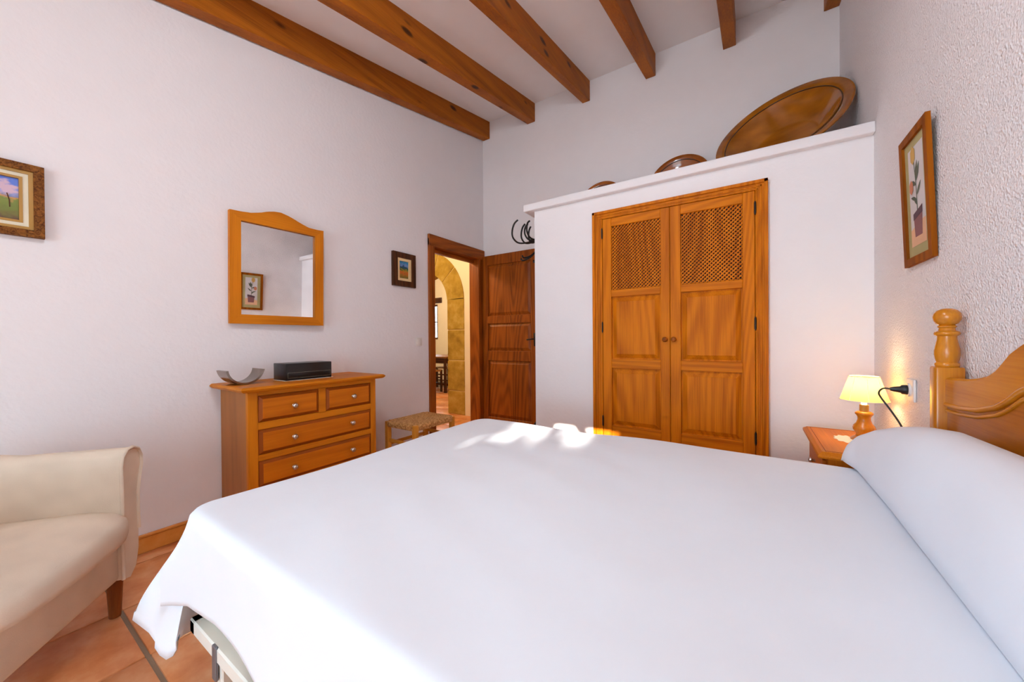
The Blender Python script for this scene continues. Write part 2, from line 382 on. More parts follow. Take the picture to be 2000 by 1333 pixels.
# garden outside the French window, with an unseen tree shaped to block the sun
tag(B().box(-8, 14, -14, NW-0.2, -0.12, -0.06).build('garden_ground', M_GROUND), 'pale paved terrace outside the French window', 'ground', kind='structure')
tr = thing('sun_block_tree', 'unseen leafy tree outside the French window, crown shaped to block the sun', 'tree', (3.1, -9.0, -0.06))
B().tube(catmull([(3.1, -9.0, -0.1), (3.15, -9.0, 1.2), (3.02, -9.05, 2.0), (3.1, -9, 2.8)]), [0.16]*25, 10).build('trunk', W_DARK['Z'], tr, 60)
q = B(); rr = random.Random(3)
n = 0
while n < 3200:  # crown fills the sun's path through the window, bar one gap
    d = Vector((rr.uniform(-1, 1), rr.uniform(-1, 1), rr.uniform(-1, 1)))
    if d.x**4+d.z**4 > 1: continue
    if n > 2300: d = Vector((rr.uniform(-0.02, 0.85), d.y, rr.uniform(0.2, 0.95)))   # finer leaves round the gap
    p = Vector((3.0+d.x*2.0, -9+d.y*0.8, 3.05+d.z*1.75))
    gx = p.x+(p.y+9)*0.20; gz = p.z+(p.y+9)*0.3135   # slid along the sun's direction to the crown's mid plane
    if 3.63 < gx < 4.18 and 3.86 < gz < 4.22 and rr.random() < 0.965: continue  # gap left open for the sun patch
    a = Vector((rr.gauss(0, 1), rr.gauss(0, 1), rr.gauss(0, 1))).normalized(); c = a.orthogonal().normalized(); near = 3.3 < gx < 4.5 and 3.5 < gz < 4.6; l = rr.uniform(0.10, 0.18) if near else rr.uniform(0.22, 0.40)
    q.quad(p-a*l, p+c*l*0.4, p+a*l, p-c*l*0.4); n += 1
cr = q.build('foliage', M_FOLI, tr, recalc=False); cr['kind'] = 'stuff'

# ------------------------------------------------------------------ bedroom door (open 90 degrees) and its casing
dr = thing('door_1', 'dark stained panelled door standing open beside the wardrobe', 'door', (0, 3.0, 0), kind='structure')
CO = 2.566
B().box(-T-0.02, 0.022, CO, DY0+0.012, 0, 2.10, 0.004).build('jamb', W_DOOR['Z'], dr)
B().box(-T-0.02, 0.022, DY1-0.012, BW-0.012, 0, 2.10, 0.004).build('jamb', W_DOOR['Z'], dr)
B().box(-T-0.02, 0.024, CO, BW-0.010, DZ-0.012, 2.140, 0.004).build('head', W_DOOR['Y'], dr)
B().box(-0.085, -0.045, DY0+0.012, DY1-0.012, DZ-0.05, DZ-0.012, 0.003).build('door_stop', W_DOOR['Y'], dr)
LX0, LX1, LY0, LY1 = 0.028, 0.765, 3.405, 3.442
PZ = [(0.20, 0.852), (0.962, 1.277), (1.362, 1.95)]
q = B(); g = 0.0
q.box(LX0, LX0+0.072, LY0, LY1, 0.012, 2.062, 0.003); q.box(LX1-0.09, LX1, LY0, LY1, 0.012, 2.062, 0.003)
for z0, z1 in ((0.012, 0.20), (0.852, 0.962), (1.277, 1.362), (1.95, 2.062)): q.box(LX0+0.07, LX1-0.088, LY0, LY1, z0, z1, 0.003)
lf = q.build('leaf', W_DOOR['Z'], dr)
def raised(x0, x1, z0, z1, yf, depth, margin, proud, mat, parent, name='panel'):
    """raised-and-fielded panel facing -Y: rebate, sloped margin, raised field"""
    q = B()
    rows = []
    for ins, yy in ((0, yf+depth), (0.008, yf+depth), (margin, yf+depth-proud), (margin+0.004, yf+depth-proud-0.003)):
        rows.append([(x0+ins, yy, z0+ins), (x1-ins, yy, z0+ins), (x1-ins, yy, z1-ins), (x0+ins, yy, z1-ins)])
    V = q.grid(rows, close_u=True); q.bm.faces.new(V[-1])
    back = [q.bm.verts.new((p[0], yf+depth+0.006, p[2])) for p in rows[0]]
    for k in range(4): q.bm.faces.new((V[0][k], V[0][(k+1) % 4], back[(k+1) % 4], back[k]))
    q.bm.faces.new(back)
    return q.build(name, mat, parent)
for z0, z1 in PZ: raised(LX0+0.071, LX1-0.089, z0, z1, LY0, 0.018, 0.034, 0.011, W_DOOR['Z'], lf)
q = B(); q.box(0.712, 0.740, LY0-0.006, LY0, 1.02, 1.16, 0.003)
q.tube(catmull([(0.726, LY0, 1.095), (0.726, LY0-0.045, 1.095), (0.715, LY0-0.055, 1.095), (0.655, LY0-0.052, 1.088)]), 0.007)
q.build('handle', M_IRON, lf, 50)

# ------------------------------------------------------------------ built-in wardrobe doors
wd = thing('door_2', 'pair of orange pine wardrobe doors with lattice tops', 'wardrobe door', (2.21, CF, 0), kind='structure')
Y0 = CF-0.022
q = B()
for x0, x1 in ((FX0, FX0+0.072), (FX1-0.062, FX1)):
    q.box(x0, x1, Y0+0.004, CF+0.05, FZ0, FZ1, 0.003)
q2 = B().box(FX0+0.070, FX1-0.060, Y0+0.004, CF+0.05, FZ1-0.055, FZ1, 0.003); q2.box(FX0+0.07, FX1-0.06, Y0+0.004, CF+0.05, FZ0, FZ0+0.05, 0.003)
fr = q.build('frame', W_CLOSET['Z'], wd); q2.build('frame_rail', W_CLOSET['X'], wd)
q = B()                                            # stepped moulding round the frame
for ins, w_, pr in ((0, 0.020, 0.010), (0.030, 0.010, 0.005), (0.048, 0.008, 0.004)):
    q.box(FX0+ins, FX0+ins+w_, Y0-pr+0.004, Y0+0.006, FZ0, FZ1-ins, 0.002); q.box(FX1-ins-w_, FX1-ins, Y0-pr+0.004, Y0+0.006, FZ0, FZ1-ins, 0.002)
    q.box(FX0+ins, FX1-ins, Y0-pr+0.004, Y0+0.006, FZ1-ins-w_, FZ1-ins, 0.002)
q.build('moulding', W_CLOSET['Z'], wd)
def leaf(x0, x1, hinge_x, knob_x, sl, sr):
    """one leaf: stiles and rails, lattice field, two raised panels"""
    yf, yb = Y0+0.006, Y0+0.034; zb, zt = FZ0+0.052, FZ1-0.057
    q = B()
    q.box(x0, x0+sl, yf, yb, zb, zt, 0.003); q.box(x1-sr, x1, yf, yb, zb, zt, 0.003)
    lf = q.build('leaf', W_CLOSET['Z'], wd)
    a, c = x0+sl, x1-sr
    for z0, z1 in ((zb, 0.475), (0.885, 0.950), (1.393, 1.444), (1.898, zt)):
        B().box(a-0.001, c+0.001, yf, yb, z0, z1, 0.003).build('rail', W_CLOSET['X'], lf)
    raised(a, c, 0.475, 0.885, yf, 0.018, 0.032, 0.012, W_CLOSET['Z'], lf)
    raised(a, c, 0.950, 1.393, yf, 0.018, 0.032, 0.012, W_CLOSET['Z'], lf)
    # lattice: two layers of thin diagonal strips (too fine to count one by one)
    z0, z1 = 1.444, 1.898; p = 0.0235; hw = 0.0038
    for layer, sg in ((0, 1), (1, -1)):
        q = B(); yy = yf+0.008+layer*0.006
        k = -40
        while k < 60:
            t = k*p*1.0; k += 1
            # line x - sg*z = const through the field
            pts = []
            for zz in (z0, z1):
                xx = a+t+sg*(zz-z0)-(0 if sg > 0 else 0)
                pts.append((xx, zz))
            (xa, za), (xb, zb2) = pts
            # clip in x
            lo, hi = 0.0, 1.0; dx = xb-xa
            for lim, s_ in ((a, 1), (c, -1)):
                fa, fb = s_*(xa-lim), s_*(xb-lim)
                if fa < 0 and fb < 0: lo, hi = 1, 0; break
                if fa < 0: lo = max(lo, fa/(fa-fb))
                elif fb < 0: hi = min(hi, fa/(fa-fb))
            if hi-lo < 0.02: continue
            P = Vector((xa+dx*lo, yy, za+(zb2-za)*lo)); Q = Vector((xa+dx*hi, yy, za+(zb2-za)*hi))
            d = (Q-P).normalized(); nrm = Vector((d.z, 0, -d.x))*hw
            q.prism([P-nrm, P+nrm, Q+nrm, Q-nrm], (0, 0.006, 0))
        lt = q.build('lattice', W_CLOSET['Z'], lf); lt['kind'] = 'stuff'
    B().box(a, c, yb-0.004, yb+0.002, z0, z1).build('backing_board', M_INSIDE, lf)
    for hz in (1.855, 1.178, 0.502):
        q = B(); q.tube([(hinge_x, Y0-0.001, hz-0.033), (hinge_x, Y0-0.001, hz+0.033)], 0.0055, 8); q.tube([(hinge_x, Y0-0.001, hz-0.040), (hinge_x, Y0-0.001, hz+0.040)], 0.0032, 8)
        q.build('hinge', M_IRON, lf, 50)
    q = B(); mt = Matrix.Rotation(PI/2, 4, 'X')
    q.lathe([(0.0, 0.034), (0.010, 0.033), (0.0165, 0.027), (0.0175, 0.020), (0.013, 0.013), (0.008, 0.009), (0.010, 0.0), (0, 0)], (knob_x, yf, 1.088), 20, mt)
    q.build('knob', W_DOOR['Z'], lf, 50)
leaf(FX0+0.074, 2.212, FX0+0.073, 2.183, 0.064, 0.058)
leaf(2.214, FX1-0.064, FX1-0.063, 2.236, 0.064, 0.062)

# ------------------------------------------------------------------ hall and dining room beyond the doorway
AY = 4.03; AXC, AZC, AR, AI = -1.57, 1.66, 0.78, 0.46; HT = 2.95
b = B()
b.box(AXC+AR, -T, AY, AY+0.4, 0, HT); b.box(-3.4, AXC-AR, AY, AY+0.4, 0, HT)
arc = [(AXC+AR*math.cos(PI*k/24), AY, AZC+AR*math.sin(PI*k/24)) for k in range(25)]
for p, q_ in zip(arc, arc[1:]): b.prism([p, q_, (q_[0], AY, HT), (p[0], AY, HT)], (0, 0.4, 0))
wh = tag(b.build('wall_hall', M_HALL), 'cream hall wall with a golden sandstone arch seen through the doorway', 'wall', kind='structure')
arch = wh
for s in (1, -1):
    zs = [0.0, 0.345, 0.788, 1.237, AZC+0.03]
    for z0, z1 in zip(zs, zs[1:]):
        xa, xb = sorted((AXC+s*AI, AXC+s*AR)); j = random.uniform(-0.004, 0.004)
        B().box(xa, xb, AY-0.012+j, AY+0.39, z0+0.006, z1-0.006, 0.010, 2).build('stone', M_STONE, arch)
vs = [2, 39, 68, 112, 141, 178]
for a0, a1 in zip(vs, vs[1:]):
    q = B(); g = 0.7; st = [a0+g+(a1-a0-2*g)*k/6 for k in range(7)]; j = random.uniform(-0.004, 0.004)
    up = [(AXC+AR*math.cos(math.radians(t)), AY-0.012+j, AZC+AR*math.sin(math.radians(t))) for t in st]
    dn = [(AXC+AI*math.cos(math.radians(t)), AY-0.012+j, AZC+AI*math.sin(math.radians(t))) for t in reversed(st)]
    q.prism(up+dn, (0, 0.40, 0)); q.build('stone', M_STONE, arch)
q = B()
for s in (1, -1):
    xa, xb = sorted((AXC+s*(AI+0.01), AXC+s*(AR-0.002))); q.box(xa, xb, AY-0.004, AY+0.37, 0, AZC+0.03)
for k in range(24):
    t0, t1 = math.radians(180*k/24), math.radians(180*(k+1)/24); ri, ro = AI+0.01, AR-0.002
    q.prism([(AXC+r*math.cos(t), AY-0.004, AZC+r*math.sin(t)) for r, t in ((ri, t0), (ro, t0), (ro, t1), (ri, t1))], (0, 0.37, 0))
q.build('mortar', M_MORTAR, arch)
b = B().box(-3.5, -3.4, 1.2, AY+0.4, 0, HT); b.box(-3.5, -T, 1.1, 1.2, 0, HT); b.box(-T, 0, BW+0.15, AY+0.4, 0, HT)
b.box(-0.62, -0.5, AY+0.4, 7.1, 0, HT); b.box(-5.6, -5.5, AY+0.4, 7.1, 0, HT); b.box(-5.5, -3.5, AY+0.3, AY+0.4, 0, HT)
tag(b.build('wall_dining', M_HALL), 'cream side walls of the hall and dining room', 'wall', kind='structure')
WA, WB, WC, WD = -5.2, -4.25, 1.10, 2.02
b = B(); b.box(-5.5, WA, 7.0, 7.2, 0, HT); b.box(WB, -0.5, 7.0, 7.2, 0, HT); b.box(WA, WB, 7.0, 7.2, 0, WC); b.box(WA, WB, 7.0, 7.2, WD, HT)
tag(b.build('wall_far', M_HALL), 'cream dining room wall with the small window', 'wall', kind='structure')
tag(B().box(-5.6, -T, 1.1, 7.2, HT, HT+0.1).build('ceiling_hall', M_HALL), 'cream ceiling over the hall and dining room', 'ceiling', kind='structure')
w2 = thing('window_2', 'small dark framed window lit by daylight in the dining room', 'window', (WA, 7.0, WC), kind='structure')
for x in (WA, WB-0.05): B().box(x, x+0.05, 7.02, 7.07, WC, WD, 0.004).build('jamb', W_DARK['Z'], w2)
for z in (WC, (WC+WD)/2-0.02, WD-0.05): B().box(WA+0.05, WB-0.05, 7.025, 7.065, z, z+(0.03 if z not in (WC, WD-0.05) else 0.05), 0.004).build('rail', W_DARK['X'], w2)
B().box(WA-0.12, WB+0.16, 6.97, 7.1, WD+0.03, WD+0.17, 0.01).build('lintel', W_DARK['X'], w2)
tag(B().box(-5.5, -3.98, 6.2, 6.36, HT-0.36, HT-0.16, 0.01).build('ceiling_beam', W_DARK['X']), 'dark timber beam in the dining room above the window', 'beam')
# hall and dining lamps, added out of view for the doorway's warm light
hl = bpy.data.lights.new('hall_added_light', 'POINT'); hl.energy = 40; hl.color = (1.0, 0.80, 0.48); hl.shadow_soft_size = 0.12
ho = bpy.data.objects.new('hall_added_light', hl); COL.objects.link(ho); ho.location = (-0.9, 2.6, 2.5)
dl = bpy.data.lights.new('dining_added_light', 'POINT'); dl.energy = 45; dl.color = (1.0, 0.80, 0.52); dl.shadow_soft_size = 0.12  # added light for the dining room, its source unseen
do = bpy.data.objects.new('dining_added_light', dl); COL.objects.link(do); do.location = (-3.0, 5.6, 2.4)
for (lx, ly, lz, lab) in ((-0.9, 2.6, 2.5, 'added unseen round hall ceiling lamp beside the doorway'), (-3.0, 5.6, 2.4, 'added unseen round dining room ceiling lamp over the table')):
    t = thing('added_pendant_lamp', lab, 'lamp', (lx, ly, lz+0.12))  # unseen fixtures made for the two added lights
    B().lathe([(0.0, 0.23), (0.05, 0.225), (0.05, 0.2), (0.006, 0.195), (0.006, 0.0), (0.09, -0.01), (0.16, -0.05), (0.155, -0.05), (0.085, -0.004), (0, 0)], (lx, ly, lz+0.2), 20).build('shade', W_DARK['Z'], t, 40)
# dining table, chairs and a small plant
dt = thing('dining_table', 'dark wooden dining table seen through the arch', 'table', (-3.2, 5.95, 0))
TX0, TX1, TY0, TY1 = -3.75, -2.52, 5.45, 6.25
B().box(TX0, TX1, TY0, TY1, 0.71, 0.745, 0.008, 2).build('table_top', wood('table_top_wood', (0.16, 0.06, 0.015, 1), (0.34, 0.15, 0.05, 1), 'X'), dt)
B().box(TX0+0.06, TX1-0.06, TY0+0.06, TY1-0.06, 0.60, 0.71).build('apron', W_DARK['X'], dt)
for x in (TX0+0.05, TX1-0.10):
    for y in (TY0+0.05, TY1-0.10): B().box(x, x+0.05, y, y+0.05, 0, 0.71, 0.005).build('leg', W_DARK['Z'], dt)
B().box(TX0+0.1, TX1-0.1, TY0+0.35, TY1-0.35, 0.10, 0.15).build('stretcher', W_DARK['X'], dt)
def dining_chair(x, y, rz, label):
    t = thing('dining_chair', label, 'chair', (x, y, 0), group='dining chairs beyond the arch')
    mt = Matrix.Translation((x, y, 0)) @ Matrix.Rotation(rz, 4, 'Z')
    def pt(q, nm, m): return q.build(nm, m, t, mtx=mt)
    pt(B().box(-0.21, 0.21, -0.21, 0.21, 0.43, 0.465, 0.012, 2), 'seat', M_RUSH)
    for sx in (-1, 1):
        xx = sx*0.19
        pt(B().box(xx-0.02, xx+0.02, -0.21, -0.17, 0, 0.46, 0.004), 'leg', W_DARK['Z'])
        pt(B().prism([(xx-0.02, 0.17, 0), (xx-0.02, 0.21, 0), (xx-0.02, 0.21, 0.45), (xx-0.02, 0.26, 0.98), (xx-0.02, 0.22, 0.98), (xx-0.02, 0.17, 0.45)], (0.04, 0, 0)), 'back_post', W_DARK['Z'])
    for z in (0.62, 0.76, 0.90): pt(B().box(-0.18, 0.18, 0.195+(z-0.45)*0.09, 0.215+(z-0.45)*0.09, z, z+0.065, 0.004), 'back_slat', W_DARK['X'])
    for z in (0.15, 0.28):
        pt(B().box(-0.18, 0.18, -0.20, -0.18, z, z+0.03), 'stretcher', W_DARK['X']); pt(B().box(-0.18, 0.18, 0.18, 0.20, z, z+0.03), 'stretcher', W_DARK['X'])
dining_chair(-3.22, 6.30, 0.0, 'dark ladder-back dining chair behind the table beyond the arch')
dining_chair(-2.98, 5.42, PI, 'dark ladder-back dining chair in front of the table beyond the arch')
pp = thing('potted_plant', 'small dark plant pot on the dining table beyond the arch', 'plant', (-2.72, 5.85, 0.745))
B().lathe([(0, 0), (0.05, 0), (0.065, 0.09), (0.058, 0.09), (0.05, 0.07), (0, 0.07)], (-2.72, 5.85, 0.745), 16).build('pot', M_IRON, pp, 40)
q = B(); rr = random.Random(5)
for k in range(60):
    a = rr.uniform(0, 2*PI); d = Vector((math.cos(a), math.sin(a), rr.uniform(0.2, 1.6))).normalized(); p = Vector((-2.72, 5.85, 0.82)); l = rr.uniform(0.05, 0.11); c = d.orthogonal().normalized()*0.012
    q.quad(p, p+d*l*0.6+c, p+d*l, p+d*l*0.6-c)
q.build('leaves', M_FOLI, pp, recalc=False)['kind'] = 'stuff'

# ------------------------------------------------------------------ chest of drawers
ds = thing('dresser', 'pine chest of drawers with nickel knobs under the mirror', 'chest of drawers', (0.2, 1.27, 0))
BX, BY0, BY1, TZ = 0.385, 0.872, 1.668, 0.822
q = B(); q.box(0.012, BX-0.024, BY0, BY0+0.022, 0.02, TZ, 0.002); q.box(0.012, BX-0.024, BY1-0.022, BY1, 0.02, TZ, 0.002)
q.box(0.012, 0.022, BY0+0.02, BY1-0.02, 0.02, TZ); q.box(0.02, BX-0.03, BY0+0.02, BY1-0.02, 0.02, 0.04)
q.build('body', wood('dresser_side_pine', (0.30, 0.105, 0.022, 1), (0.46, 0.17, 0.04, 1), 'Z', rings=12, wave=0.2), ds)
for sy0, sy1 in ((BY0-0.004, 0.918), (1.632, BY1+0.004)): B().box(BX-0.024, BX, sy0, sy1, 0.0, TZ, 0.002).build('stile', W_DRES['Z'], ds)
q = B()
for z0, z1 in ((0.795, TZ), (0.606, 0.646), (0.432, 0.466), (0.245, 0.285), (0.04, 0.10)): q.box(BX-0.024, BX-0.001, 0.917, 1.633, z0, z1, 0.0015)
q.box(BX-0.024, BX-0.001, 1.258, 1.303, 0.64, 0.80, 0.0015); q.build('rail', W_DRES['Y'], ds)
q = B()                                            # moulded top
prof = [(0.012, 0.822), (0.036, 0.822), (0.046, 0.829), (0.052, 0.838), (0.046, 0.846), (0.040, 0.850)]
rows = [[(0.006, BY0-o, z), (BX+o, BY0-o, z), (BX+o, BY1+o, z), (0.006, BY1+o, z)] for o, z in prof]
V = q.grid(rows, close_u=True); q.bm.faces.new(V[-1]); q.bm.faces.new(list(reversed(V[0])))
q.build('top', W_DRES['Y'], ds)
def drawer(y0, y1, z0, z1, knobs):
    q = B()                                        # proud front with a sloped darker rim
    rows = []
    for ins, x in ((0, BX-0.02), (0, BX-0.006), (0.004, BX-0.004), (0.018, BX+0.006), (0.022, BX+0.0065)):
        rows.append([(x, y0+ins, z0+ins), (x, y1-ins, z0+ins), (x, y1-ins, z1-ins), (x, y0+ins, z1-ins)])
    V = q.grid(rows, close_u=True); q.bm.faces.new(V[-1])
    q.bm.faces.ensure_lookup_table()
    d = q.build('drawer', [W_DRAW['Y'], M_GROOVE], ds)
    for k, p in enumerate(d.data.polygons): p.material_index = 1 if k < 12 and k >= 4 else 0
    for ky, kz in knobs:
        mt = Matrix.Rotation(PI/2, 4, 'Y')
        B().lathe([(0, 0.030), (0.008, 0.029), (0.0145, 0.024), (0.0155, 0.019), (0.012, 0.013), (0.006, 0.009), (0.006, 0.003), (0.010, 0.0), (0, 0)], (BX+0.006, ky, kz), 20, mt).build('knob', M_CHROME, d, 50)
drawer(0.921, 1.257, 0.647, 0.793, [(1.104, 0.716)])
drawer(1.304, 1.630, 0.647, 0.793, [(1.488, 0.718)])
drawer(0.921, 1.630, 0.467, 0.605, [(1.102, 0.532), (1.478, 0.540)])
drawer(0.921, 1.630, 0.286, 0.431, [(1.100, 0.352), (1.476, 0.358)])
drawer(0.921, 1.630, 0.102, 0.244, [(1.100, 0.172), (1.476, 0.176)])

# curved steel bowl on the dresser
bw = B(); c = Vector((0.19, 0.912, 0.8505)); R = 0.096
outer, inner = [], []
for k in range(25):
    a = math.radians(-82+164*k/24); yy = math.sin(a)*R; zz = R-math.cos(a)*R
    outer.append((yy, zz)); inner.append((math.sin(a)*(R-0.011), R-math.cos(a)*(R-0.011)))
rows = []
for k in range(25):
    hw = 0.062+0.006*(abs(k-12)/12.0)**1.5
    o, i_ = outer[k], inner[k]
    rows.append([(c.x-hw, c.y+o[0], c.z+o[1]), (c.x+hw, c.y+o[0], c.z+o[1]), (c.x+hw, c.y+i_[0], c.z+i_[1]), (c.x-hw, c.y+i_[0], c.z+i_[1])])
V = bw.grid(rows, close_u=True); bw.bm.faces.new(V[0]); bw.bm.faces.new(list(reversed(V[-1])))
tag(bw.build('decorative_bowl', M_STEEL, smooth=50), 'curved polished steel bowl on the left end of the dresser', 'bowl')
# lace cloth and black box on the dresser
q = B(); pts = []
for k in range(48):
    t = k/48*2*PI; sx = max(-1, min(1, 1.25*math.cos(t))); sy = max(-1, min(1, 1.25*math.sin(t))); wv = 0.004*(1 if k % 2 else -1)
    pts.append((0.205+(0.088+wv)*sx, 1.262+(0.155+wv)*sy, 0.8503))
q.prism(pts, (0, 0, 0.0018))
tag(q.build('lace_doily', M_LACE), 'white lace doily under the black box on the dresser', 'doily')
bx = thing('radio', 'black box-shaped player on a lace doily on the dresser', 'player', (0.2, 1.30, 0.8522))
B().box(0.125, 0.285, 1.112, 1.402, 0.8525, 0.957, 0.004, 2).build('case', M_BLACK, bx, 40)
q = B()
for y0, y1, z0, z1 in ((1.122, 1.394, 0.899, 0.9005), (1.122, 1.394, 0.866, 0.8675), (1.122, 1.1235, 0.866, 0.9005), (1.3925, 1.394, 0.866, 0.9005)): q.box(0.2845, 0.2856, y0, y1, z0, z1)
q.build('drawer_outline', M_SILVERLINE, bx)

# ------------------------------------------------------------------ mirror on the left wall
mr = thing('wall_mirror', 'pine framed mirror with an arched top above the dresser', 'mirror', (0.0, 1.19, 1.2))
MY0, MY1, MZ0, MZ1 = 0.916, 1.477, 1.206, 1.890; fw = 0.058
def arch_top(y):
    t = (y-MY0)/(MY1-MY0)
    return MZ1+interp([(0, 0.0), (0.105, 0.002), (0.20, 0.008), (0.30, 0.025), (0.36, 0.040), (0.43, 0.051), (0.50, 0.055), (0.58, 0.045), (0.64, 0.034), (0.70, 0.020), (0.76, 0.008), (0.82, -0.002), (0.92, -0.003), (1, 0.0)], t)
IZ1 = 1.838; IZ0 = MZ0+fw; IY0, IY1 = MY0+fw, MY1-fw
D_ = 0.030
B().prism([(0.004, MY0, MZ0), (0.004, MY0, MZ1), (0.004, IY0, IZ1), (0.004, IY0, IZ0)], (D_, 0, 0)).build('frame_stile', W_DRES['Z'], mr)
B().prism([(0.004, MY1, MZ0), (0.004, IY1, IZ0), (0.004, IY1, IZ1), (0.004, MY1, MZ1)], (D_, 0, 0)).build('frame_stile', W_DRES['Z'], mr)
B().prism([(0.004, MY0, MZ0), (0.004, IY0, IZ0), (0.004, IY1, IZ0), (0.004, MY1, MZ0)], (D_, 0, 0)).build('frame_rail', W_DRES['Y'], mr)
top = [(0.004, MY0+(MY1-MY0)*k/40, arch_top(MY0+(MY1-MY0)*k/40)) for k in range(41)]
top[0] = (0.004, MY0, MZ1); top[-1] = (0.004, MY1, MZ1)
B().prism(top+[(0.004, IY1, IZ1), (0.004, IY0, IZ1)], (D_, 0, 0)).build('frame_crest', W_DRES['Y'], mr)
B().box(0.006, 0.016, IY0-0.008, IY1+0.008, IZ0-0.008, IZ1+0.008).build('mirror_glass', M_MIRROR, mr)

mr.location.x = 0.014; mr.rotation_euler = (0, math.radians(1.4), -math.radians(2.5))
# ------------------------------------------------------------------ framed pictures
def frame_rect(y0, y1, z0, z1, w, x0, x1, nm, m3, parent, bev=0.004):
    """mitred frame on a wall facing +X"""
    q = B()
    O = [(y0, z0), (y1, z0), (y1, z1), (y0, z1)]; I = [(y0+w, z0+w), (y1-w, z0+w), (y1-w, z1-w), (y0+w, z1-w)]
    for k in range(4):
        a, b_, c, d = O[k], O[(k+1) % 4], I[(k+1) % 4], I[k]
        q.prism([(x0, *a), (x0, *b_), (x0, *c), (x0, *d)], (x1-x0, 0, 0))
    return q.build(nm, m3, parent)
def burl(name, lo, hi):
    m, nt, b = mat_new(name); L = nt.links.new
    tc = N(nt, 'ShaderNodeTexCoord'); no = N(nt, 'ShaderNodeTexNoise'); no.inputs['Scale'].default_value = 90; no.inputs['Detail'].default_value = 6; no.inputs['Distortion'].default_value = 1.2
    L(tc.outputs['Object'], no.inputs['Vector']); rp = ramp(nt, [(0.35, lo), (0.65, hi)]); L(no.outputs['Fac'], rp.inputs['Fac']); L(rp.outputs['Color'], b.inputs['Base Color'])
    b.inputs['Roughness'].default_value = 0.6; b.inputs['Specular IOR Level'].default_value = 0.12; return m
M_BURL = burl('burl_frame', (0.08, 0.022, 0.004, 1), (0.28, 0.10, 0.018, 1))
M_GOLD = plain('gilt_slip', (0.40, 0.20, 0.03, 1), 0.5, 0.15)
M_LINEN = plain('linen_slip', S(225, 215, 190), 0.9)
def landscape(name, stops, z0, z1, blot=None, nz=14, amt=0.35):
    """painted landscape: horizontal colour bands broken by brush-like noise, with an optional blossom"""
    m, nt, b = mat_new(name); L = nt.links.new
    tc = N(nt, 'ShaderNodeTexCoord'); sp = N(nt, 'ShaderNodeSeparateXYZ'); L(tc.outputs['Object'], sp.inputs[0])
    mr_ = N(nt, 'ShaderNodeMapRange'); mr_.inputs['From Min'].default_value = z0; mr_.inputs['From Max'].default_value = z1; L(sp.outputs['Z'], mr_.inputs['Value'])
    no = N(nt, 'ShaderNodeTexNoise'); no.inputs['Scale'].default_value = nz; no.inputs['Detail'].default_value = 5
    mp = N(nt, 'ShaderNodeMapping'); mp.inputs['Scale'].default_value = (1, 2.2, 3.5); L(tc.outputs['Object'], mp.inputs['Vector']); L(mp.outputs[0], no.inputs['Vector'])
    s1 = N(nt, 'ShaderNodeMath', operation='SUBTRACT'); L(no.outputs['Fac'], s1.inputs[0]); s1.inputs[1].default_value = 0.5
    s2 = N(nt, 'ShaderNodeMath', operation='MULTIPLY_ADD'); L(s1.outputs[0], s2.inputs[0]); s2.inputs[1].default_value = amt; L(mr_.outputs[0], s2.inputs[2])
    rp = ramp(nt, stops); L(s2.outputs[0], rp.inputs['Fac']); out = rp.outputs['Color']
    if blot:
        (by, bz, br, bc) = blot
        di = N(nt, 'ShaderNodeVectorMath', operation='DISTANCE'); cb = N(nt, 'ShaderNodeCombineXYZ'); L(sp.outputs['Y'], cb.inputs[1]); L(sp.outputs['Z'], cb.inputs[2])
        L(cb.outputs[0], di.inputs[0]); di.inputs[1].default_value = (0, by, bz)
        s3 = N(nt, 'ShaderNodeMath', operation='MULTIPLY_ADD'); L(s1.outputs[0], s3.inputs[0]); s3.inputs[1].default_value = 0.08; L(di.outputs['Value'], s3.inputs[2])
        r2 = ramp(nt, [(br*0.7, (1, 1, 1, 1)), (br*1.1, (0, 0, 0, 1))]); L(s3.outputs[0], r2.inputs['Fac'])
        mx = N(nt, 'ShaderNodeMix', data_type='RGBA'); L(r2.outputs['Color'], mx.inputs[0]); L(out, mx.inputs[6]); mx.inputs[7].default_value = bc; out = mx.outputs[2]
    L(out, b.inputs['Base Color']); b.inputs['Roughness'].default_value = 0.5
    return m
# large landscape at the left edge
p1 = thing('framed_painting', 'large gilt and walnut framed landscape with a pink blossom tree', 'painting', (0.0, 0.03, 1.56))
y0, y1, z0, z1 = -0.17, 0.231, 1.561, 1.876
frame_rect(y0, y1, z0, z1, 0.030, 0.003, 0.030, 'outer_frame', M_BURL, p1)
frame_rect(y0+0.030, y1-0.030, z0+0.030, z1-0.030, 0.013, 0.003, 0.022, 'gilt_slip', M_GOLD, p1)
frame_rect(y0+0.043, y1-0.043, z0+0.043, z1-0.043, 0.015, 0.003, 0.017, 'linen_slip', M_LINEN, p1)
frame_rect(y0+0.058, y1-0.058, z0+0.058, z1-0.058, 0.010, 0.003, 0.019, 'inner_gilt_slip', M_GOLD, p1)
za, zb = z0+0.068-1.56, z1-0.068-1.56
B().box(0.003, 0.008, y0+0.066, y1-0.066, z0+0.066, z1-0.066).build('canvas', landscape('blossom_landscape', [(0.0, S(96, 64, 36)), (0.12, S(110, 100, 30)), (0.3, S(110, 120, 30)), (0.46, S(120, 130, 40)), (0.52, S(205, 140, 70)), (0.57, S(110, 120, 150)), (0.66, S(150, 150, 205)), (0.9, S(90, 120, 210))], za, zb, (0.102, zb-0.046, 0.030, S(206, 172, 188))), p1)
q = B(); q.tube([(0.009, 0.140, z0+0.120), (0.009, 0.139, z0+0.150), (0.009, 0.133, z0+0.178)], 0.0016, 6); q.build('painted_trunk', W_DARK['Z'], p1)
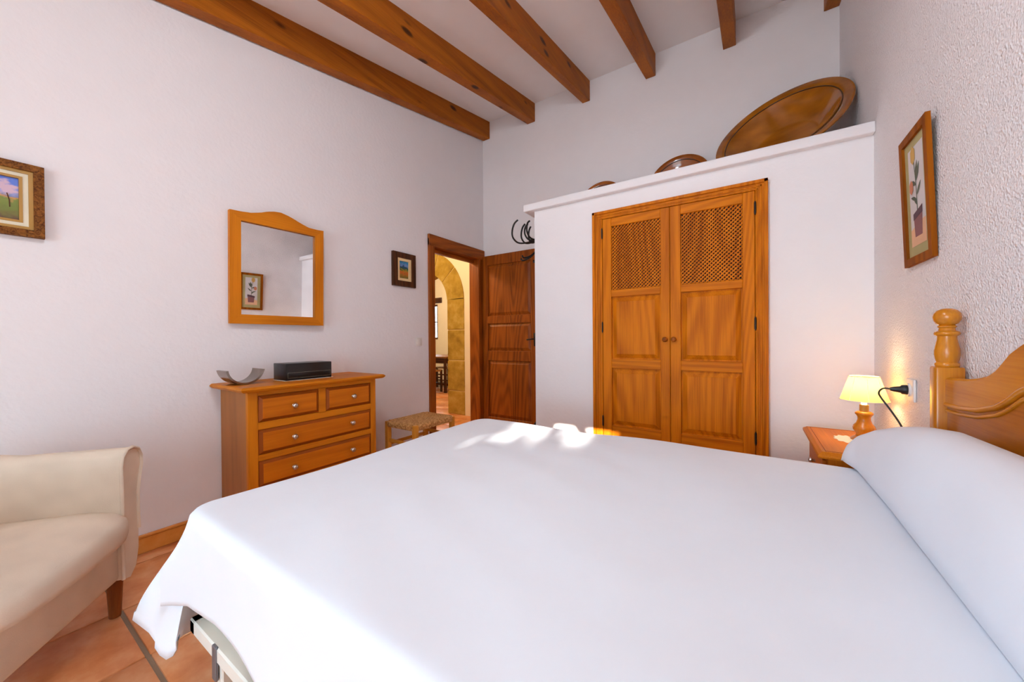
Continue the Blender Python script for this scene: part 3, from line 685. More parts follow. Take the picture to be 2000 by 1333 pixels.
# small landscape by the door
p2 = thing('framed_painting', 'small dark framed landscape painting beside the doorway', 'painting', (0.0, 2.25, 1.57))
y0, y1, z0, z1 = 2.128, 2.386, 1.582, 1.886
frame_rect(y0, y1, z0, z1, 0.050, 0.003, 0.028, 'outer_frame', W_DARK['Z'], p2)
frame_rect(y0+0.050, y1-0.050, z0+0.050, z1-0.050, 0.024, 0.003, 0.022, 'cream_slip', plain('cream_slip', S(240, 205, 150), 0.6), p2)
B().box(0.003, 0.008, y0+0.07, y1-0.07, z0+0.07, z1-0.07).build('canvas', landscape('hill_landscape', [(0.0, S(110, 90, 20)), (0.2, S(150, 105, 25)), (0.36, S(205, 95, 25)), (0.5, S(150, 130, 30)), (0.56, S(20, 90, 50)), (0.68, S(40, 60, 110)), (0.76, S(120, 150, 200)), (0.9, S(40, 130, 180))], z0+0.07-1.57, z1-0.07-1.57, None, 22, 0.5), p2)

# flower picture on the right wall (leans forward a little at the top)
p3 = thing('framed_picture', 'tall narrow picture of a potted flower above the nightstand', 'picture', (RW, 1.955, 1.37))
PW, PH = 0.268, 0.494
FR = wood('picture_frame_wood', (0.17, 0.040, 0.003, 1), (0.34, 0.09, 0.005, 1), 'Z', rings=12, spec=0.05, rough=0.6)
PA, PB_ = 1.955-PW/2, 1.955+PW/2; PZ0 = 1.37; PZ1 = PZ0+PH
def fr_side(pts): return B().prism(pts, (-0.014, 0, 0))
xw = RW-0.002; fwid = 0.029
O = [(PA, PZ0), (PB_, PZ0), (PB_, PZ1), (PA, PZ1)]; I = [(PA+fwid, PZ0+fwid), (PB_-fwid, PZ0+fwid), (PB_-fwid, PZ1-fwid), (PA+fwid, PZ1-fwid)]
q = B()
for k in range(4): q.prism([(xw, *O[k]), (xw, *O[(k+1) % 4]), (xw, *I[(k+1) % 4]), (xw, *I[k])], (-0.014, 0, 0))
q.build('frame', FR, p3)
xc = xw-0.005
B().box(xc, xw, PA+fwid-0.004, PB_-fwid+0.004, PZ0+fwid-0.004, PZ1-fwid+0.004).build('mount', plain('mount_olive', S(176, 164, 112), 0.8), p3)
cyc = 1.955
def flat(pts, m, nm, lay):     # pts in (side, up) metres from the picture's lower centre; side + = towards the back wall
    q = B(); q.prism([(xc-0.0004-lay*0.0004, cyc+a, PZ0+c) for a, c in pts], (-0.0004, 0, 0)); return q.build(nm, m, p3)
flat([(-0.070, 0.10), (0.070, 0.10), (0.070, PH-0.060), (-0.070, PH-0.060)], plain('paper_white', S(212, 206, 204), 0.8), 'paper', 0)
flat([(-0.070, 0.068), (0.070, 0.068), (0.070, 0.13), (0.0, 0.15), (-0.070, 0.155)], plain('table_wash', S(226, 178, 140), 0.8), 'paper', 1)
M_ST = plain('painted_leaf', S(92, 96, 78), 0.8)
flat([(-0.036, 0.10), (0.030, 0.10), (0.038, 0.175), (-0.044, 0.190)], plain('painted_pot', S(140, 92, 92), 0.8), 'painted_pot', 2)
flat([(-0.046, 0.178), (0.040, 0.165), (0.040, 0.188), (-0.046, 0.206)], plain('painted_pot_rim', S(96, 66, 74), 0.8), 'painted_pot', 3)
flat([(-0.003, 0.19), (0.003, 0.19), (0.006, 0.30), (0.020, 0.40), (0.016, 0.40), (0.001, 0.30)], M_ST, 'painted_stem', 2)
def leafp(a, c, l, ang, wd_):
    u = (math.cos(ang), math.sin(ang)); v = (-u[1], u[0]); out = []
    for t, s in ((0, 0), (0.25, 0.8), (0.5, 1), (0.8, 0.55), (1, 0), (0.8, -0.45), (0.5, -0.8), (0.25, -0.6)): out.append((a+u[0]*l*t+v[0]*wd_*s, c+u[1]*l*t+v[1]*wd_*s))
    return out
for a, c, l, an, wd_ in ((0.0, 0.215, 0.05, 2.4*0+0.9, 0.008), (0.002, 0.235, 0.055, 2.3*0+0.35, 0.008), (0, 0.25, 0.06, 2.35, 0.009), (0.003, 0.29, 0.055, 0.45, 0.010), (0.004, 0.30, 0.075, 2.1, 0.012), (0.006, 0.32, 0.06, 1.95, 0.010)):
    flat(leafp(a, c, l, an, wd_), M_ST, 'painted_leaf', 3)
M_FY = plain('painted_yellow', S(206, 164, 88), 0.8); M_FO = plain('painted_orange', S(204, 128, 92), 0.8)
flat([(0.020+0.020*math.cos(t*PI/6)*(1+0.15*(t % 2)), 0.405+0.030*math.sin(t*PI/6)*(1+0.15*(t % 2))) for t in range(12)], M_FY, 'painted_flower', 4)
flat([(0.046+0.017*math.cos(t*PI/6)*(1+0.15*(t % 2)), 0.292+0.024*math.sin(t*PI/6)*(1+0.15*(t % 2))) for t in range(12)], M_FO, 'painted_flower', 4)
p3.rotation_euler = (0, -math.radians(2.0), 0)

# ------------------------------------------------------------------ switch and socket
sw = thing('light_switch', 'white square light switch beside the doorway', 'switch', (0, 2.434, 1.078))
B().box(0.001, 0.009, 2.394, 2.474, 1.038, 1.118, 0.003, 2).build('plate', M_WHITEPL, sw, 40)
B().box(0.008, 0.013, 2.408, 2.460, 1.052, 1.104, 0.003, 2).build('rocker', M_WHITEPL, sw, 40)
ol = thing('wall_socket', 'white power socket between the lamp and the headboard', 'socket', (RW, 2.06, 0.885))
B().box(RW-0.010, RW-0.001, 2.018, 2.104, 0.842, 0.930, 0.004, 2).build('plate', M_WHITEPL, ol, 40)
B().lathe([(0.026, 0), (0.026, 0.006), (0.020, 0.006), (0.019, 0.001), (0, 0.001)], (RW-0.010, 2.066, 0.886), 24, Matrix.Rotation(-PI/2, 4, 'Y')).build('well', M_WHITEPL, ol, 40)

# ------------------------------------------------------------------ earthenware on the ledge
LZ = 2.1905
def dish(name, label, cx, cy, R, az, tilt, depth, base, mat, lip=0.05, zlift=0.0):
    nrm = Vector((math.sin(az)*math.cos(tilt), -math.cos(az)*math.cos(tilt), math.sin(tilt)))
    a = Vector((math.cos(az), math.sin(az), 0)); bb = nrm.cross(a)
    if bb.z < 0: bb = -bb
    cz = LZ+R*bb.z+0.004+zlift
    rot = Matrix((a, bb, a.cross(bb))).transposed()
    if rot.col[2].dot(nrm) < 0: rot = Matrix((-a, bb, nrm)).transposed()
    R4 = rot.to_4x4(); t = 0.012
    prof = [(0, -depth), (base, -depth), (base+0.01, -depth+0.004), (R-lip-0.01, -0.030), (R-lip+0.012, -0.016), (R-0.008, -0.010), (R, -0.004), (R, 0.004), (R-0.010, 0.006), (R-lip, -0.004), (R-lip-0.012, -0.016), (base-0.006, -depth+t+0.003), (base-0.03, -depth+t), (0, -depth+t)]
    th = thing(name, label, 'dish', (cx, cy, LZ), group='earthenware dishes on the wardrobe ledge')
    B().lathe(prof, (cx, cy, cz), 72, R4).build('bowl', mat, th, 45)
    th2 = []
    for k in range(72):
        a_ = 2*PI*k/72; th2.append(R4 @ Vector(((R-lip-0.004)*math.cos(a_), (R-lip-0.004)*math.sin(a_), -0.006))+Vector((cx, cy, cz)))
    B().tube(th2, 0.0035, 6, closed=True).build('rim_line', plain('dark_glaze_line', (0.06, 0.018, 0.002, 1), 0.3), th, 60)
dish('earthenware_basin', 'huge brown glazed basin leaning at the right end of the ledge', 2.812, 3.036, 0.386, -0.3696, 0.596, 0.15, 0.20, M_GLAZE, 0.055)
dish('earthenware_plate', 'medium red-brown glazed dish in the middle of the ledge', 2.155, 3.330, 0.236, -0.05, 0.30, 0.07, 0.13, M_GLAZE2, 0.036)
dish('earthenware_plate', 'smallest brown glazed dish at the left end of the ledge', 1.475, 3.345, 0.205, 0.0, 0.28, 0.06, 0.11, M_GLAZE2, 0.030)

# ------------------------------------------------------------------ iron coat stand behind the wardrobe corner
cs = thing('coat_stand', 'black wrought-iron coat hooks curling out past the wardrobe corner', 'coat stand', (1.085, 2.86, 0))
cx, cy = 1.085, 2.86
B().tube([(cx, cy, 0.25), (cx, cy, 2.03)], 0.010, 10).build('pole', M_IRON, cs, 50)
for k in range(3):
    a = 2*PI*k/3+0.7+PI/3; d = Vector((math.cos(a), math.sin(a), 0)); c0 = Vector((cx, cy, 0)); L_ = 0.09 if d.x > 0.2 else 0.2
    B().tube(catmull([c0+Vector((0, 0, 0.40)), c0+d*L_*0.35+Vector((0, 0, 0.30)), c0+d*L_*0.75+Vector((0, 0, 0.06)), c0+d*L_+Vector((0, 0, 0.009))]), 0.009, 8).build('foot', M_IRON, cs, 50)
B().lathe([(0, 0.045), (0.010, 0.04), (0.017, 0.028), (0.012, 0.012), (0.022, 0), (0.022, -0.03), (0.014, -0.04), (0.02, -0.07), (0.012, -0.09)], (cx, cy, 2.02), 16).build('finial', M_IRON, cs, 50)
def hook(a, z, r, h, drop):
    d = Vector((math.cos(a), math.sin(a), 0)); c0 = Vector((cx, cy, z))
    pts = [c0, c0+d*r*0.35+Vector((0, 0, -drop)), c0+d*r*0.75+Vector((0, 0, -drop*0.6)), c0+d*r*0.97+Vector((0, 0, h*0.22)), c0+d*r+Vector((0, 0, h*0.55)), c0+d*r*0.92+Vector((0, 0, h*0.85)), c0+d*r*0.78+Vector((0, 0, h))]
    B().tube(catmull(pts, 7), 0.0078, 8).build('hook', M_IRON, cs, 50)
for a, r, h in ((PI+0.05, 0.275, 0.20), (PI-0.2, 0.215, 0.165), (PI-0.4, 0.155, 0.135), (PI+0.75, 0.13, 0.12), (PI/2, 0.2, 0.16), (PI+1.3, 0.15, 0.13)):
    hook(a, 1.99, r, h, 0.02)
for a, r in ((PI+0.25, 0.15), (PI+1.0, 0.15), (PI-0.7, 0.13)):
    d = Vector((math.cos(a), math.sin(a), 0)); c0 = Vector((cx, cy, 1.93))
    B().tube(catmull([c0, c0+d*r*0.25+Vector((0, 0, -0.06)), c0+d*r*0.6+Vector((0, 0, -0.105)), c0+d*r+Vector((0, 0, -0.125)), c0+d*r*1.12+Vector((0, 0, -0.105))], 7), 0.0075, 8).build('hook', M_IRON, cs, 50)

# ------------------------------------------------------------------ rush stool
st = thing('rush_stool', 'small pine stool with a woven rush seat by the doorway', 'stool', (0.39, 2.10, 0))
SX0, SX1, SY0, SY1, SZ = 0.215, 0.565, 1.878, 2.315, 0.452
W_STOOL = wood('stool_pine', (0.55, 0.20, 0.02, 1), (0.74, 0.32, 0.04, 1), 'Z', rings=12, wave=0.2)
W_STOOLR = wood('stool_rail_pine', (0.55, 0.20, 0.02, 1), (0.74, 0.32, 0.04, 1), 'Y', rings=12, wave=0.2)
for x in (SX0, SX1-0.038):
    for y in (SY0, SY1-0.038): B().box(x, x+0.038, y, y+0.038, 0, SZ, 0.004).build('leg', W_STOOL, st)
q = B()
for z in (0.12, 0.26):
    q.box(SX0+0.012, SX0+0.026, SY0+0.03, SY1-0.03, z, z+0.024); q.box(SX1-0.026, SX1-0.012, SY0+0.03, SY1-0.03, z, z+0.024)
    q.box(SX0+0.03, SX1-0.03, SY0+0.012, SY0+0.026, z+0.03, z+0.054); q.box(SX0+0.03, SX1-0.03, SY1-0.026, SY1-0.012, z+0.03, z+0.054)
q.build('stretcher', W_STOOLR, st)
q = B(); rr = random.Random(11)                     # rush cords wound round the four rails, meeting in a cross
def cord(p, d, length, s):
    q.tube(catmull([p+Vector((0, 0, -0.036)), p-d*0.004+Vector((0, 0, -0.02)), p+Vector((0, 0, 0.002)), p+d*length*0.5+Vector((0, 0, 0.006+rr.uniform(-0.002, 0.002))), p+d*length+Vector((0, 0, 0.001))], 4), s, 5)
hx, hy = (SX1-SX0)/2, (SY1-SY0)/2
k = 0.012
while k < hx*2-0.005:
    L_ = min(k, 2*hx-k)*0.98
    if L_ > 0.030: cord(Vector((SX0+k, SY0+0.006, SZ-0.004)), Vector((0, 1, 0)), min(L_, hy), 0.0052); cord(Vector((SX0+k, SY1-0.006, SZ-0.004)), Vector((0, -1, 0)), min(L_, hy), 0.0052)
    k += 0.0085
k = 0.012
while k < hy*2-0.005:
    L_ = min(k, 2*hy-k, hx)*0.98
    if L_ > 0.030: cord(Vector((SX0+0.006, SY0+k, SZ-0.004)), Vector((1, 0, 0)), L_, 0.0052); cord(Vector((SX1-0.006, SY0+k, SZ-0.004)), Vector((-1, 0, 0)), L_, 0.0052)
    k += 0.0085
q.box(SX0+0.02, SX1-0.02, SY0+0.02, SY1-0.02, SZ-0.036, SZ-0.002)
q.build('rush_seat', M_RUSH, st, 60)

# ------------------------------------------------------------------ bed: slatted base, mattress, bedspread, bolster
bd = thing('bed_base', 'white metal slatted bed base under the bedspread', 'bed', (2.2, 1.1, 0))
EX0, EX1, EY0, EY1 = 1.285, 3.10, 0.372, 1.80
for y in (EY0, EY1-0.035): B().box(EX0, EX1, y, y+0.035, 0.252, 0.292, 0.004).build('rail', M_METALW, bd)
for x in (EX0, EX1-0.035): B().box(x, x+0.035, EY0, EY1, 0.252, 0.292, 0.004).build('rail', M_METALW, bd)
for x in (1.465, 2.86):
    for y, s in ((EY0+0.006, 1), (EY1-0.042, -1)):
        lg = B().box(x, x+0.036, y, y+0.036, 0, 0.252, 0.003).build('leg', M_METALW, bd)
        yo = y-0.010 if s > 0 else y+0.038
        B().box(x-0.004, x+0.020, yo, yo+0.008, 0.205, 0.296, 0.002).build('bracket', M_GREYBR, lg)
for k in range(14):
    x = EX0+0.07+k*0.13; B().box(x, x+0.055, EY0+0.035, EY1-0.035, 0.270, 0.290).build('slat', M_SLAT, bd)
tag(B().box(1.29, 3.10, 0.385, 1.795, 0.293, 0.592, 0.05, 4).build('mattress', M_METALW, smooth=60), 'white mattress on the metal bed base under the bedspread', 'mattress')
# bedspread
q = B(); HZ = 0.608
def foot_x(y): return 1.275-0.03*smoothstep(0.8, 1.8, y)
NYE, FYE, HX = 0.392, 1.815, 3.10
def topz(x, y):
    z = HZ+0.004*math.sin(2.1*x+1.3*y)+0.003*math.sin(5*x-3*y+1)+0.0022*math.sin(9*x+7*y)
    z += 0.0030*math.sin(26*(y+0.18*x)+2*math.sin(3*x))*smoothstep(1.35, 1.7, x)*(1-smoothstep(2.2, 2.7, x))*0.5
    return z
# outline samples: far side, rounded corner, foot, corner, near side
out = []
for k in range(40): x = HX+(foot_x(FYE)+0.07-HX)*k/39; out.append(((x, FYE), (0, 1), 'far'))
for k in range(1, 8):
    a = PI/2+PI/2*k/8; out.append(((foot_x(FYE)+0.07+0.07*math.cos(a), FYE-0.07+0.07*math.sin(a)), (math.cos(a), math.sin(a)), 'c1'))
for k in range(36): y = FYE-0.07+(NYE+0.05-FYE+0.07)*k/35; out.append(((foot_x(y), y), (-1, 0), 'foot'))
for k in range(1, 12):
    a = PI+PI/2*k/12; out.append(((foot_x(NYE)+0.05+0.05*math.cos(a), NYE+0.05+0.05*math.sin(a)), (math.cos(a), math.sin(a)), 'c2'))
for k in range(40): x = foot_x(NYE)+0.05+(HX-foot_x(NYE)-0.05)*k/39; out.append(((x, NYE), (0, -1), 'near'))
for k in range(1, 30): out.append(((HX, NYE+(FYE-NYE)*k/30), (1, 0), 'head'))
cenx, ceny = 2.25, 1.10
hem = []
nf = len(out)
c2i = [i for i, o in enumerate(out) if o[2] == 'c2']
ft = [i for i, o in enumerate(out) if o[2] == 'foot']; nr = [i for i, o in enumerate(out) if o[2] == 'near']
ridge = catmull([(1.205, 0.47, 0.200), (1.225, 0.40, 0.215), (1.262, 0.352, 0.236), (1.256, 0.350, 0.195), (1.222, 0.336, 0.168), (1.187, 0.321, 0.196), (1.182, 0.318, 0.232), (1.108, 0.284, 0.285), (1.200, 0.324, 0.322), (1.30, 0.362, 0.338)], 6)
# index span covered by the hand-laid corner: last 3 foot samples .. first 3 near samples
span = list(range(ft[-3], nr[2]+1))
for i, ((x, y), (nx_, ny_), kd) in enumerate(out):
    if i in span:
        s = (i-span[0])/(len(span)-1)*(len(ridge)-1); k = int(s); fr_ = s-k
        p = ridge[k].lerp(ridge[min(k+1, len(ridge)-1)], fr_)
    elif kd == 'far': p = Vector((x, y+0.035+0.012*math.sin(9*x), 0.27))
    elif kd == 'c1': p = Vector((x+nx_*0.06, y+ny_*0.06, 0.22))
    elif kd == 'head': p = Vector((x+0.008, y, 0.50))
    elif kd == 'foot':
        u = (i-ft[0])/(len(ft)-1); p = Vector((x-0.045-0.018*math.sin(14*u), y, 0.20-0.035*u))
    else:
        p = Vector((x, y-0.020-0.008*math.sin(11*x), 0.340+0.012*math.sin(6*x)-0.03*smoothstep(1.35, 1.9, x)))
    hem.append(p)
rows = []
# from the middle of the top outwards to the outline, then down to the hem
for k in range(26):
    s = (k/25)**0.8
    rows.append([Vector((cenx+(o[0][0]-cenx)*s, ceny+(o[0][1]-ceny)*s, 0)) for o in out])
for r in rows:
    for p in r: p.z = topz(p.x, p.y)
last = rows[-1]
for k in range(1, 4):                               # rounded shoulder
    a = PI/2*k/3; R_ = 0.030
    rows.append([Vector((p.x+(o[1][0] if o[2] != 'head' else 0)*R_*math.sin(a), p.y+o[1][1]*R_*math.sin(a), p.z-R_*(1-math.cos(a)))) for p, o in zip(last, out)])
sh = rows[-1]
for k in range(1, 17):
    s = k/16.0
    row = []
    for i, p in enumerate(sh):
        h = hem[i]; e = s*s*(3-2*s)*0.35+s*0.65
        q_ = Vector((p.x+(h.x-p.x)*e, p.y+(h.y-p.y)*e, p.z+(h.z-p.z)*s))
        if i not in span: q_.x += 0.006*math.sin(i*0.55+1)*s*(1 if out[i][2] == 'foot' else 0)
        row.append(q_)
    rows.append(row)
V = q.grid(rows, close_u=True)
bmesh.ops.remove_doubles(q.bm, verts=q.bm.verts, dist=0.0004)
# head end of the top: fan between the two outline ends
bs = q.build('bedspread', M_SHEET, smooth=70)
md = bs.modifiers.new('thickness', 'SOLIDIFY'); md.thickness = 0.004; md.offset = -1
tag(bs, 'plain white bedspread covering the double bed', 'bedspread')
# bolster pillow against the headboard
q = B(); rows = []
PHT = [(0.32, 0.02), (0.335, 0.06), (0.37, 0.10), (0.45, 0.16), (0.60, 0.22), (0.85, 0.248), (1.10, 0.250), (1.35, 0.242), (1.50, 0.222), (1.60, 0.200), (1.70, 0.165), (1.78, 0.125), (1.83, 0.085), (1.852, 0.050), (1.862, 0.015)]
PCX = [(0.32, 3.0), (0.6, 3.085), (1.35, 3.090), (1.5, 3.082), (1.6, 3.066), (1.70, 3.03), (1.78, 2.995), (1.862, 2.972)]
PFX = [(0.32, 2.95), (0.4, 2.962), (1.40, 2.970), (1.75, 2.966), (1.82, 2.950), (1.862, 2.945)]
for k in range(97):
    t = k/96; t = 0.5-0.5*math.cos(PI*t); y = 1.862+(0.32-1.862)*t
    sm = lambda tb: sum(interp(tb, y+d) for d in (-0.02, -0.01, 0, 0.01, 0.02))/5
    h, cxp, fx = interp(PHT, y), sm(PCX), sm(PFX)
    rp = 0.003*math.sin(13*y)*min(1, h/0.2); row = []
    row.append((fx+0.016, y, HZ+0.006+0.004)); row.append((fx+0.004, y, HZ+0.006+0.010+0.02*h))
    for j in range(1, 15):
        a = PI/2*j/14; row.append((cxp-(cxp-fx)*math.cos(a)**0.72+rp*math.sin(2*a), y, HZ+0.006+0.006+h*(0.08+0.92*math.sin(a)**0.88)))
    bk = min(3.117, cxp+0.045+h*0.1)
    for j in range(1, 8):
        a = PI/2*j/7; row.append((cxp+(bk-cxp)*math.sin(a), y, HZ+0.006+0.006+h*(0.3+0.7*math.cos(a))))
    row.append((bk, y, HZ+0.006+0.004)); rows.append(row)
V = q.grid(rows, close_u=True); q.bm.faces.new(V[0]); q.bm.faces.new(list(reversed(V[-1])))
tag(q.build('bolster_pillow', M_PILLOW, smooth=70), 'long white bolster pillow against the headboard', 'pillow')

# ------------------------------------------------------------------ headboard
hb = thing('headboard', 'varnished beech headboard with a turned post finial and curved top', 'headboard', (3.15, 0.85, 0))
def post(yc):
    x0, x1 = 3.122, 3.181
    o = B().box(x0, x1, yc-0.026, yc+0.026, 0, 1.006, 0.005, 2).build('post', W_BED['Z'], hb, 40)
    pr = [(0, 0), (0.024, 0), (0.0255, 0.004), (0.0255, 0.009), (0.022, 0.013), (0.0245, 0.022), (0.0265, 0.036), (0.0265, 0.048), (0.0235, 0.066), (0.0205, 0.082), (0.020, 0.092), (0.0265, 0.096), (0.0275, 0.100), (0.025, 0.105), (0.018, 0.108), (0.0165, 0.116), (0.0195, 0.119), (0.0195, 0.122), (0.016, 0.125), (0.023, 0.130), (0.0285, 0.141), (0.0295, 0.150), (0.0275, 0.160), (0.021, 0.169), (0.011, 0.174), (0, 0.1755)]
    B().lathe(pr, ((x0+x1)/2, yc, 1.006), 32).build('finial', W_BED['Z'], o, 45)
post(1.634); post(0.066)
YC = 0.85; YM = 1.609
ttop = [(0, 1.205), (0.10, 1.195), (0.20, 1.170), (0.30, 1.128), (0.37, 1.093), (0.40, 1.080), (0.435, 1.063), (0.46, 1.044), (0.49, 1.022), (0.53, 1.003), (0.58, 0.990), (0.645, 0.981), (0.76, 0.975)]
tlow = [(0, 1.090), (0.12, 1.078), (0.25, 1.040), (0.34, 1.005), (0.40, 0.982), (0.44, 0.957), (0.49, 0.934), (0.58, 0.912), (0.68, 0.902), (0.76, 0.900)]
ys = [YC-0.757+1.514*k/80 for k in range(81)]
X0, X1 = 3.140, 3.172
q = B()
tp = [(X0, y, interp(ttop, abs(y-YC))) for y in ys]; lw = [(X0, y, interp(tlow, abs(y-YC))) for y in reversed(ys)]
rows = [[(X0, y, interp(tlow, abs(y-YC))) for y in ys], [(X0, y, interp(ttop, abs(y-YC))-0.006) for y in ys], [(X0+0.006, y, interp(ttop, abs(y-YC))) for y in ys], [(X1, y, interp(ttop, abs(y-YC))) for y in ys], [(X1, y, interp(tlow, abs(y-YC))) for y in ys]]
q.grid(rows+[rows[0]]); bmesh.ops.remove_doubles(q.bm, verts=q.bm.verts, dist=0.0001)
pn = q.build('crest_rail', W_BED['Y'], hb, 40)
q = B()
q.tube([(X0+0.002, y, interp(tlow, abs(y-YC))-0.004) for y in ys], 0.007, 8); q.tube([(X0+0.004, y, interp(tlow, abs(y-YC))-0.022) for y in ys], 0.005, 8)
q.build('moulding', W_BED['Y'], pn, 60)
q = B(); V = q.grid([[(X0+0.004, y, 0.35) for y in ys], [(X0+0.004, y, interp(tlow, abs(y-YC))+0.004) for y in ys], [(X1-0.003, y, interp(tlow, abs(y-YC))+0.004) for y in ys], [(X1-0.003, y, 0.35) for y in ys], [(X0+0.004, y, 0.35) for y in ys]])
bmesh.ops.remove_doubles(q.bm, verts=q.bm.verts, dist=0.0001)
q.build('panel', wood('headboard_panel_beech', (0.27, 0.068, 0.002, 1), (0.45, 0.130, 0.005, 1), 'Y', rings=8, wave=0.3, rough=0.27, coat=0.35), hb, 40)

# ------------------------------------------------------------------ nightstand, lamp, doily
ns = thing('nightstand', 'small pine nightstand under the lit lamp beside the bed', 'nightstand', (3.03, 2.2, 0))
NX0, NX1, NY0, NY1, NZ = 2.884, 3.184, 1.915, 2.45, 0.632
q = B(); prof = [(0.012, 0.604), (0.002, 0.607), (0.0, 0.614), (0.002, 0.622), (0.010, 0.627), (0.016, 0.632)]
rows = [[(NX0+o, NY0+o, z), (NX1, NY0+o, z), (NX1, NY1-o, z), (NX0+o, NY1-o, z)] for o, z in prof]
V = q.grid(rows, close_u=True); q.bm.faces.new(V[-1]); q.bm.faces.new(list(reversed(V[0])))
tpn = q.build('top', W_DRES['Y'], ns)
q = B().tube([(NX1, NY0+0.028, NZ), (NX0+0.028, NY0+0.028, NZ), (NX0+0.028, NY1-0.028, NZ), (NX1, NY1-0.028, NZ)], 0.0016, 6); q.build('inlay_line', M_GROOVE, tpn)
B().box(NX0+0.035, NX1, NY0+0.035, NY1-0.035, 0.06, 0.604, 0.002).build('body', W_DRES['Z'], ns)
dw = B().box(NX0+0.022, NX0+0.036, NY0+0.06, NY1-0.06, 0.46, 0.585, 0.004, 2).build('drawer', W_DRAW['Y'], ns)
B().lathe([(0, 0.026), (0.012, 0.022), (0.013, 0.016), (0.006, 0.009), (0.006, 0), (0, 0)], (NX0+0.022, (NY0+NY1)/2, 0.525), 18, Matrix.Rotation(-PI/2, 4, 'Y')).build('knob', M_CHROME, dw, 50)
ddoor = B().box(NX0+0.022, NX0+0.036, NY0+0.06, NY1-0.06, 0.10, 0.44, 0.004, 2).build('door', W_DRAW['Z'], ns)
for y in (NY0+0.04, NY1-0.08): B().box(NX0+0.04, NX0+0.08, y, y+0.04, 0, 0.06).build('foot', W_DRES['Z'], ns)

LXc, LYc = 3.082, 2.235
lp = thing('table_lamp', 'lit bedside lamp with a cream pleated shade and turned wood base', 'lamp', (LXc, LYc, NZ))
B().lathe([(0, 0), (0.046, 0), (0.047, 0.006), (0.040, 0.012), (0.030, 0.018), (0.026, 0.026), (0.030, 0.036), (0.037, 0.046), (0.039, 0.056), (0.036, 0.066), (0.027, 0.078), (0.0225, 0.092), (0.0225, 0.104), (0.026, 0.112), (0.031, 0.118), (0.031, 0.124), (0.024, 0.130), (0, 0.131)], (LXc, LYc, NZ), 32).build('base', W_BED['Z'], lp, 50)
B().lathe([(0, 0.128), (0.016, 0.128), (0.016, 0.160), (0, 0.160)], (LXc, LYc, NZ), 20).build('bulb_holder', M_GOLD, lp, 40)
q = B(); nseg = 48; rows = []
for z, r in ((0.180, 0.083), (0.225, 0.0695), (0.287, 0.051)):
    row = []
    for k in range(nseg):
        a = 2*PI*k/nseg; rr_ = r*(1-0.018*abs(math.sin(a*4)))*(1.0)
        row.append((LXc+rr_*math.cos(a), LYc+rr_*math.sin(a), NZ+z+0.003*abs(math.sin(a*4))*(1 if z < 0.2 else 0)))
    rows.append(row)
q.grid(rows, close_u=True)
shd = q.build('shade', M_SHADE, lp, 60)
q = B()
for k in range(8):
    a = 2*PI*k/8; q.tube([(LXc+r*math.cos(a), LYc+r*math.sin(a), NZ+z) for z, r in ((0.180, 0.0835), (0.225, 0.070), (0.287, 0.0515))], 0.0010, 5)
q.build('rib', M_LACE, shd)
for z, r in ((0.181, 0.083), (0.287, 0.051)): B().tube([(LXc+r*math.cos(2*PI*k/40), LYc+r*math.sin(2*PI*k/40), NZ+z) for k in range(40)], 0.0018, 6, closed=True).build('trim', M_LACE, shd, 60)
B().lathe([(0, 0.158), (0.009, 0.16), (0.012, 0.18), (0.017, 0.205), (0.014, 0.225), (0, 0.236)], (LXc, LYc, NZ), 16).build('bulb', M_BULB, lp, 60)
ll = bpy.data.lights.new('bedside_light', 'POINT'); ll.energy = 1.6; ll.color = (1.0, 0.66, 0.30); ll.shadow_soft_size = 0.04
lo_ = bpy.data.objects.new('bedside_light', ll); COL.objects.link(lo_); lo_.location = (LXc, LYc, NZ+0.238)
q = B(); q.lathe([(0, 0.052), (0.006, 0.052), (0.010, 0.040), (0.013, 0.022), (0.018, 0.018), (0.019, 0.006), (0.018, 0.0), (0, 0)], (RW-0.012, 2.066, 0.886), 18, Matrix.Rotation(-PI/2, 4, 'Y'))
q.build('plug', M_BLACKPL, lp, 50)
q = B(); q.tube(catmull([(RW-0.060, 2.066, 0.886), (RW-0.082, 2.072, 0.886), (RW-0.092, 2.082, 0.868), (RW-0.084, 2.088, 0.845), (RW-0.058, 2.07, 0.795), (RW-0.036, 2.04, 0.74), (RW-0.026, 2.02, 0.68), (RW-0.024, 2.03, 0.650), (RW-0.03, 2.10, 0.637), (LXc+0.04, LYc-0.02, NZ+0.006)], 8), 0.0033, 8)
q.build('cord', M_BLACKPL, lp, 60)
q = B(); pts = []
for k in range(40):
    a = 2*PI*k/40; r = 0.055*(1+(0.10 if k % 4 < 2 else -0.06)); pts.append((3.020+r*0.75*math.cos(a), 2.215+r*1.25*math.sin(a), NZ+0.0004))
q.prism(pts, (0, 0, 0.0016))
tag(q.build('lace_doily', M_LACE), 'small cream lace doily on the nightstand beside the lamp', 'doily')

# ------------------------------------------------------------------ armchair (local frame: +y = facing, +x = sitter's right)
ac = thing('armchair', 'beige fabric tub armchair with tapered wooden legs at the left wall', 'armchair', (0, 0, 0))
def sweep(q, path, prof):
    """profile (outward offset, z) swept along a plan path; returns rows"""
    rows = []
    for i, (p, nrm, zs) in enumerate(path):
        rows.append([(p[0]+nrm[0]*o, p[1]+nrm[1]*o, z*(zs if z > 0.3 else 1)) for o, z in prof])
    V = q.grid(rows, close_u=True); q.bm.faces.new(list(reversed(V[0]))); q.bm.faces.new(V[-1]); return rows
HWD, DEP = 0.330, 0.62
path = []
for k in range(9): path.append(((-HWD, -DEP*0.52*k/8), (-1, 0), 1.0))
for k in range(1, 24):
    a = PI+PI*k/24; path.append(((HWD*math.cos(a), -DEP*0.52+0.30*math.sin(a)), (math.cos(a), math.sin(a)), 1.0+0.08*math.sin(PI*k/24)))
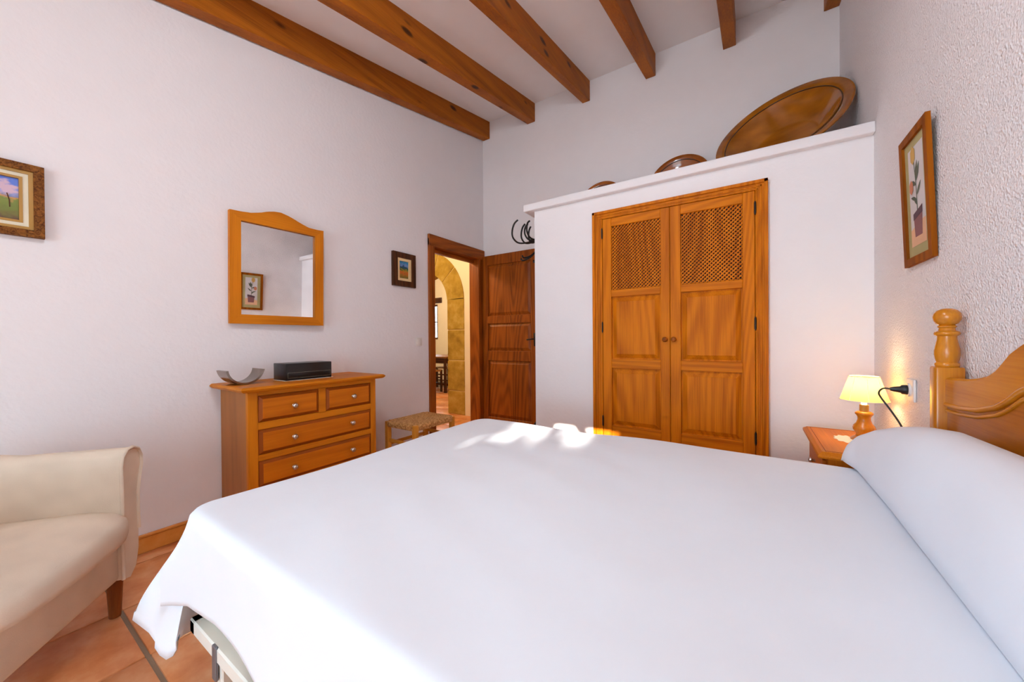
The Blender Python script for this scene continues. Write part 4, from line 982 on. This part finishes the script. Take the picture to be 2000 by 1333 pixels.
for k in range(9): path.append(((HWD, -DEP*0.52+DEP*0.52*k/8), (1, 0), 1.0))
prof = [(-0.046, 0.16), (-0.050, 0.30), (-0.048, 0.45), (-0.050, 0.56), (-0.052, 0.606), (-0.044, 0.642), (-0.018, 0.665), (0.020, 0.668), (0.054, 0.652), (0.072, 0.620), (0.073, 0.585), (0.060, 0.535), (0.049, 0.48), (0.048, 0.40), (0.053, 0.32), (0.052, 0.24), (0.036, 0.175), (0.0, 0.145)]
q = B(); rws = sweep(q, path, prof); q.build('tub_back', M_FABRIC, ac, 50)
for e, sg in ((0, 1), (-1, 1)):
    loop = [(p[0]*1.0, p[1]+0.002, p[2]) for p in rws[e]]
    q = B(); q.tube(loop[0:15], 0.0065, 6); q.build('piping', M_FABRIC, ac, 60)
q = B().box(-HWD+0.03, HWD-0.03, -0.10, -0.012, 0.155, 0.352, 0.02, 3); q.box(-HWD+0.04, HWD-0.04, -DEP*0.52-0.2, -0.05, 0.16, 0.27, 0.02, 2)
q.build('apron', M_FABRIC, ac, 50)
q = B(); rows = []                                   # crowned seat cushion with a bulging front
nu, nv = 25, 9
def cush(u, v):                                      # u round the outline, v 0 bottom centre .. 1 top centre
    a = 2*PI*u; ca, sa = math.cos(a), math.sin(a); ex = 0.26
    x = math.copysign(abs(ca)**ex, ca)*(HWD-0.036); y = math.copysign(abs(sa)**ex, sa)
    y = y*0.300 if y > 0 else y*0.32
    return x, y
prof2 = [(0.0, 0.335), (0.6, 0.335), (0.95, 0.336), (0.985, 0.343), (1.0, 0.362), (1.0, 0.410), (0.988, 0.428), (0.95, 0.442), (0.80, 0.452), (0.5, 0.460), (0.0, 0.464)]
for s_, z in prof2:
    row = []
    for k in range(64):
        x, y = cush(k/64, 0); yy = -0.262+y*s_
        fz = smoothstep(-0.10, 0.03, yy); row.append((x*s_, yy+0.030*fz*max(0, 1-(x/(HWD))**2), z-0.014*fz*(1 if z > 0.4 else 0)))
    rows.append(row)
V = q.grid(rows, close_u=True); bmesh.ops.remove_doubles(q.bm, verts=q.bm.verts, dist=0.0002)
q.build('seat_cushion', M_FABRIC, ac, 60)
for sx in (-1, 1):
    for yy, in ((-0.045,), (-0.50,)):
        xx = sx*(HWD-0.01) if yy > -0.2 else sx*0.20
        B().lathe([(0, 0.0), (0.017, 0.0), (0.018, 0.004), (0.026, 0.165), (0, 0.165)], (xx, yy, 0), 20).build('leg', W_LEG['Z'], ac, 40)
ac.location = (0.805, 0.185, 0); ac.rotation_euler = (0, 0, math.radians(52-90))
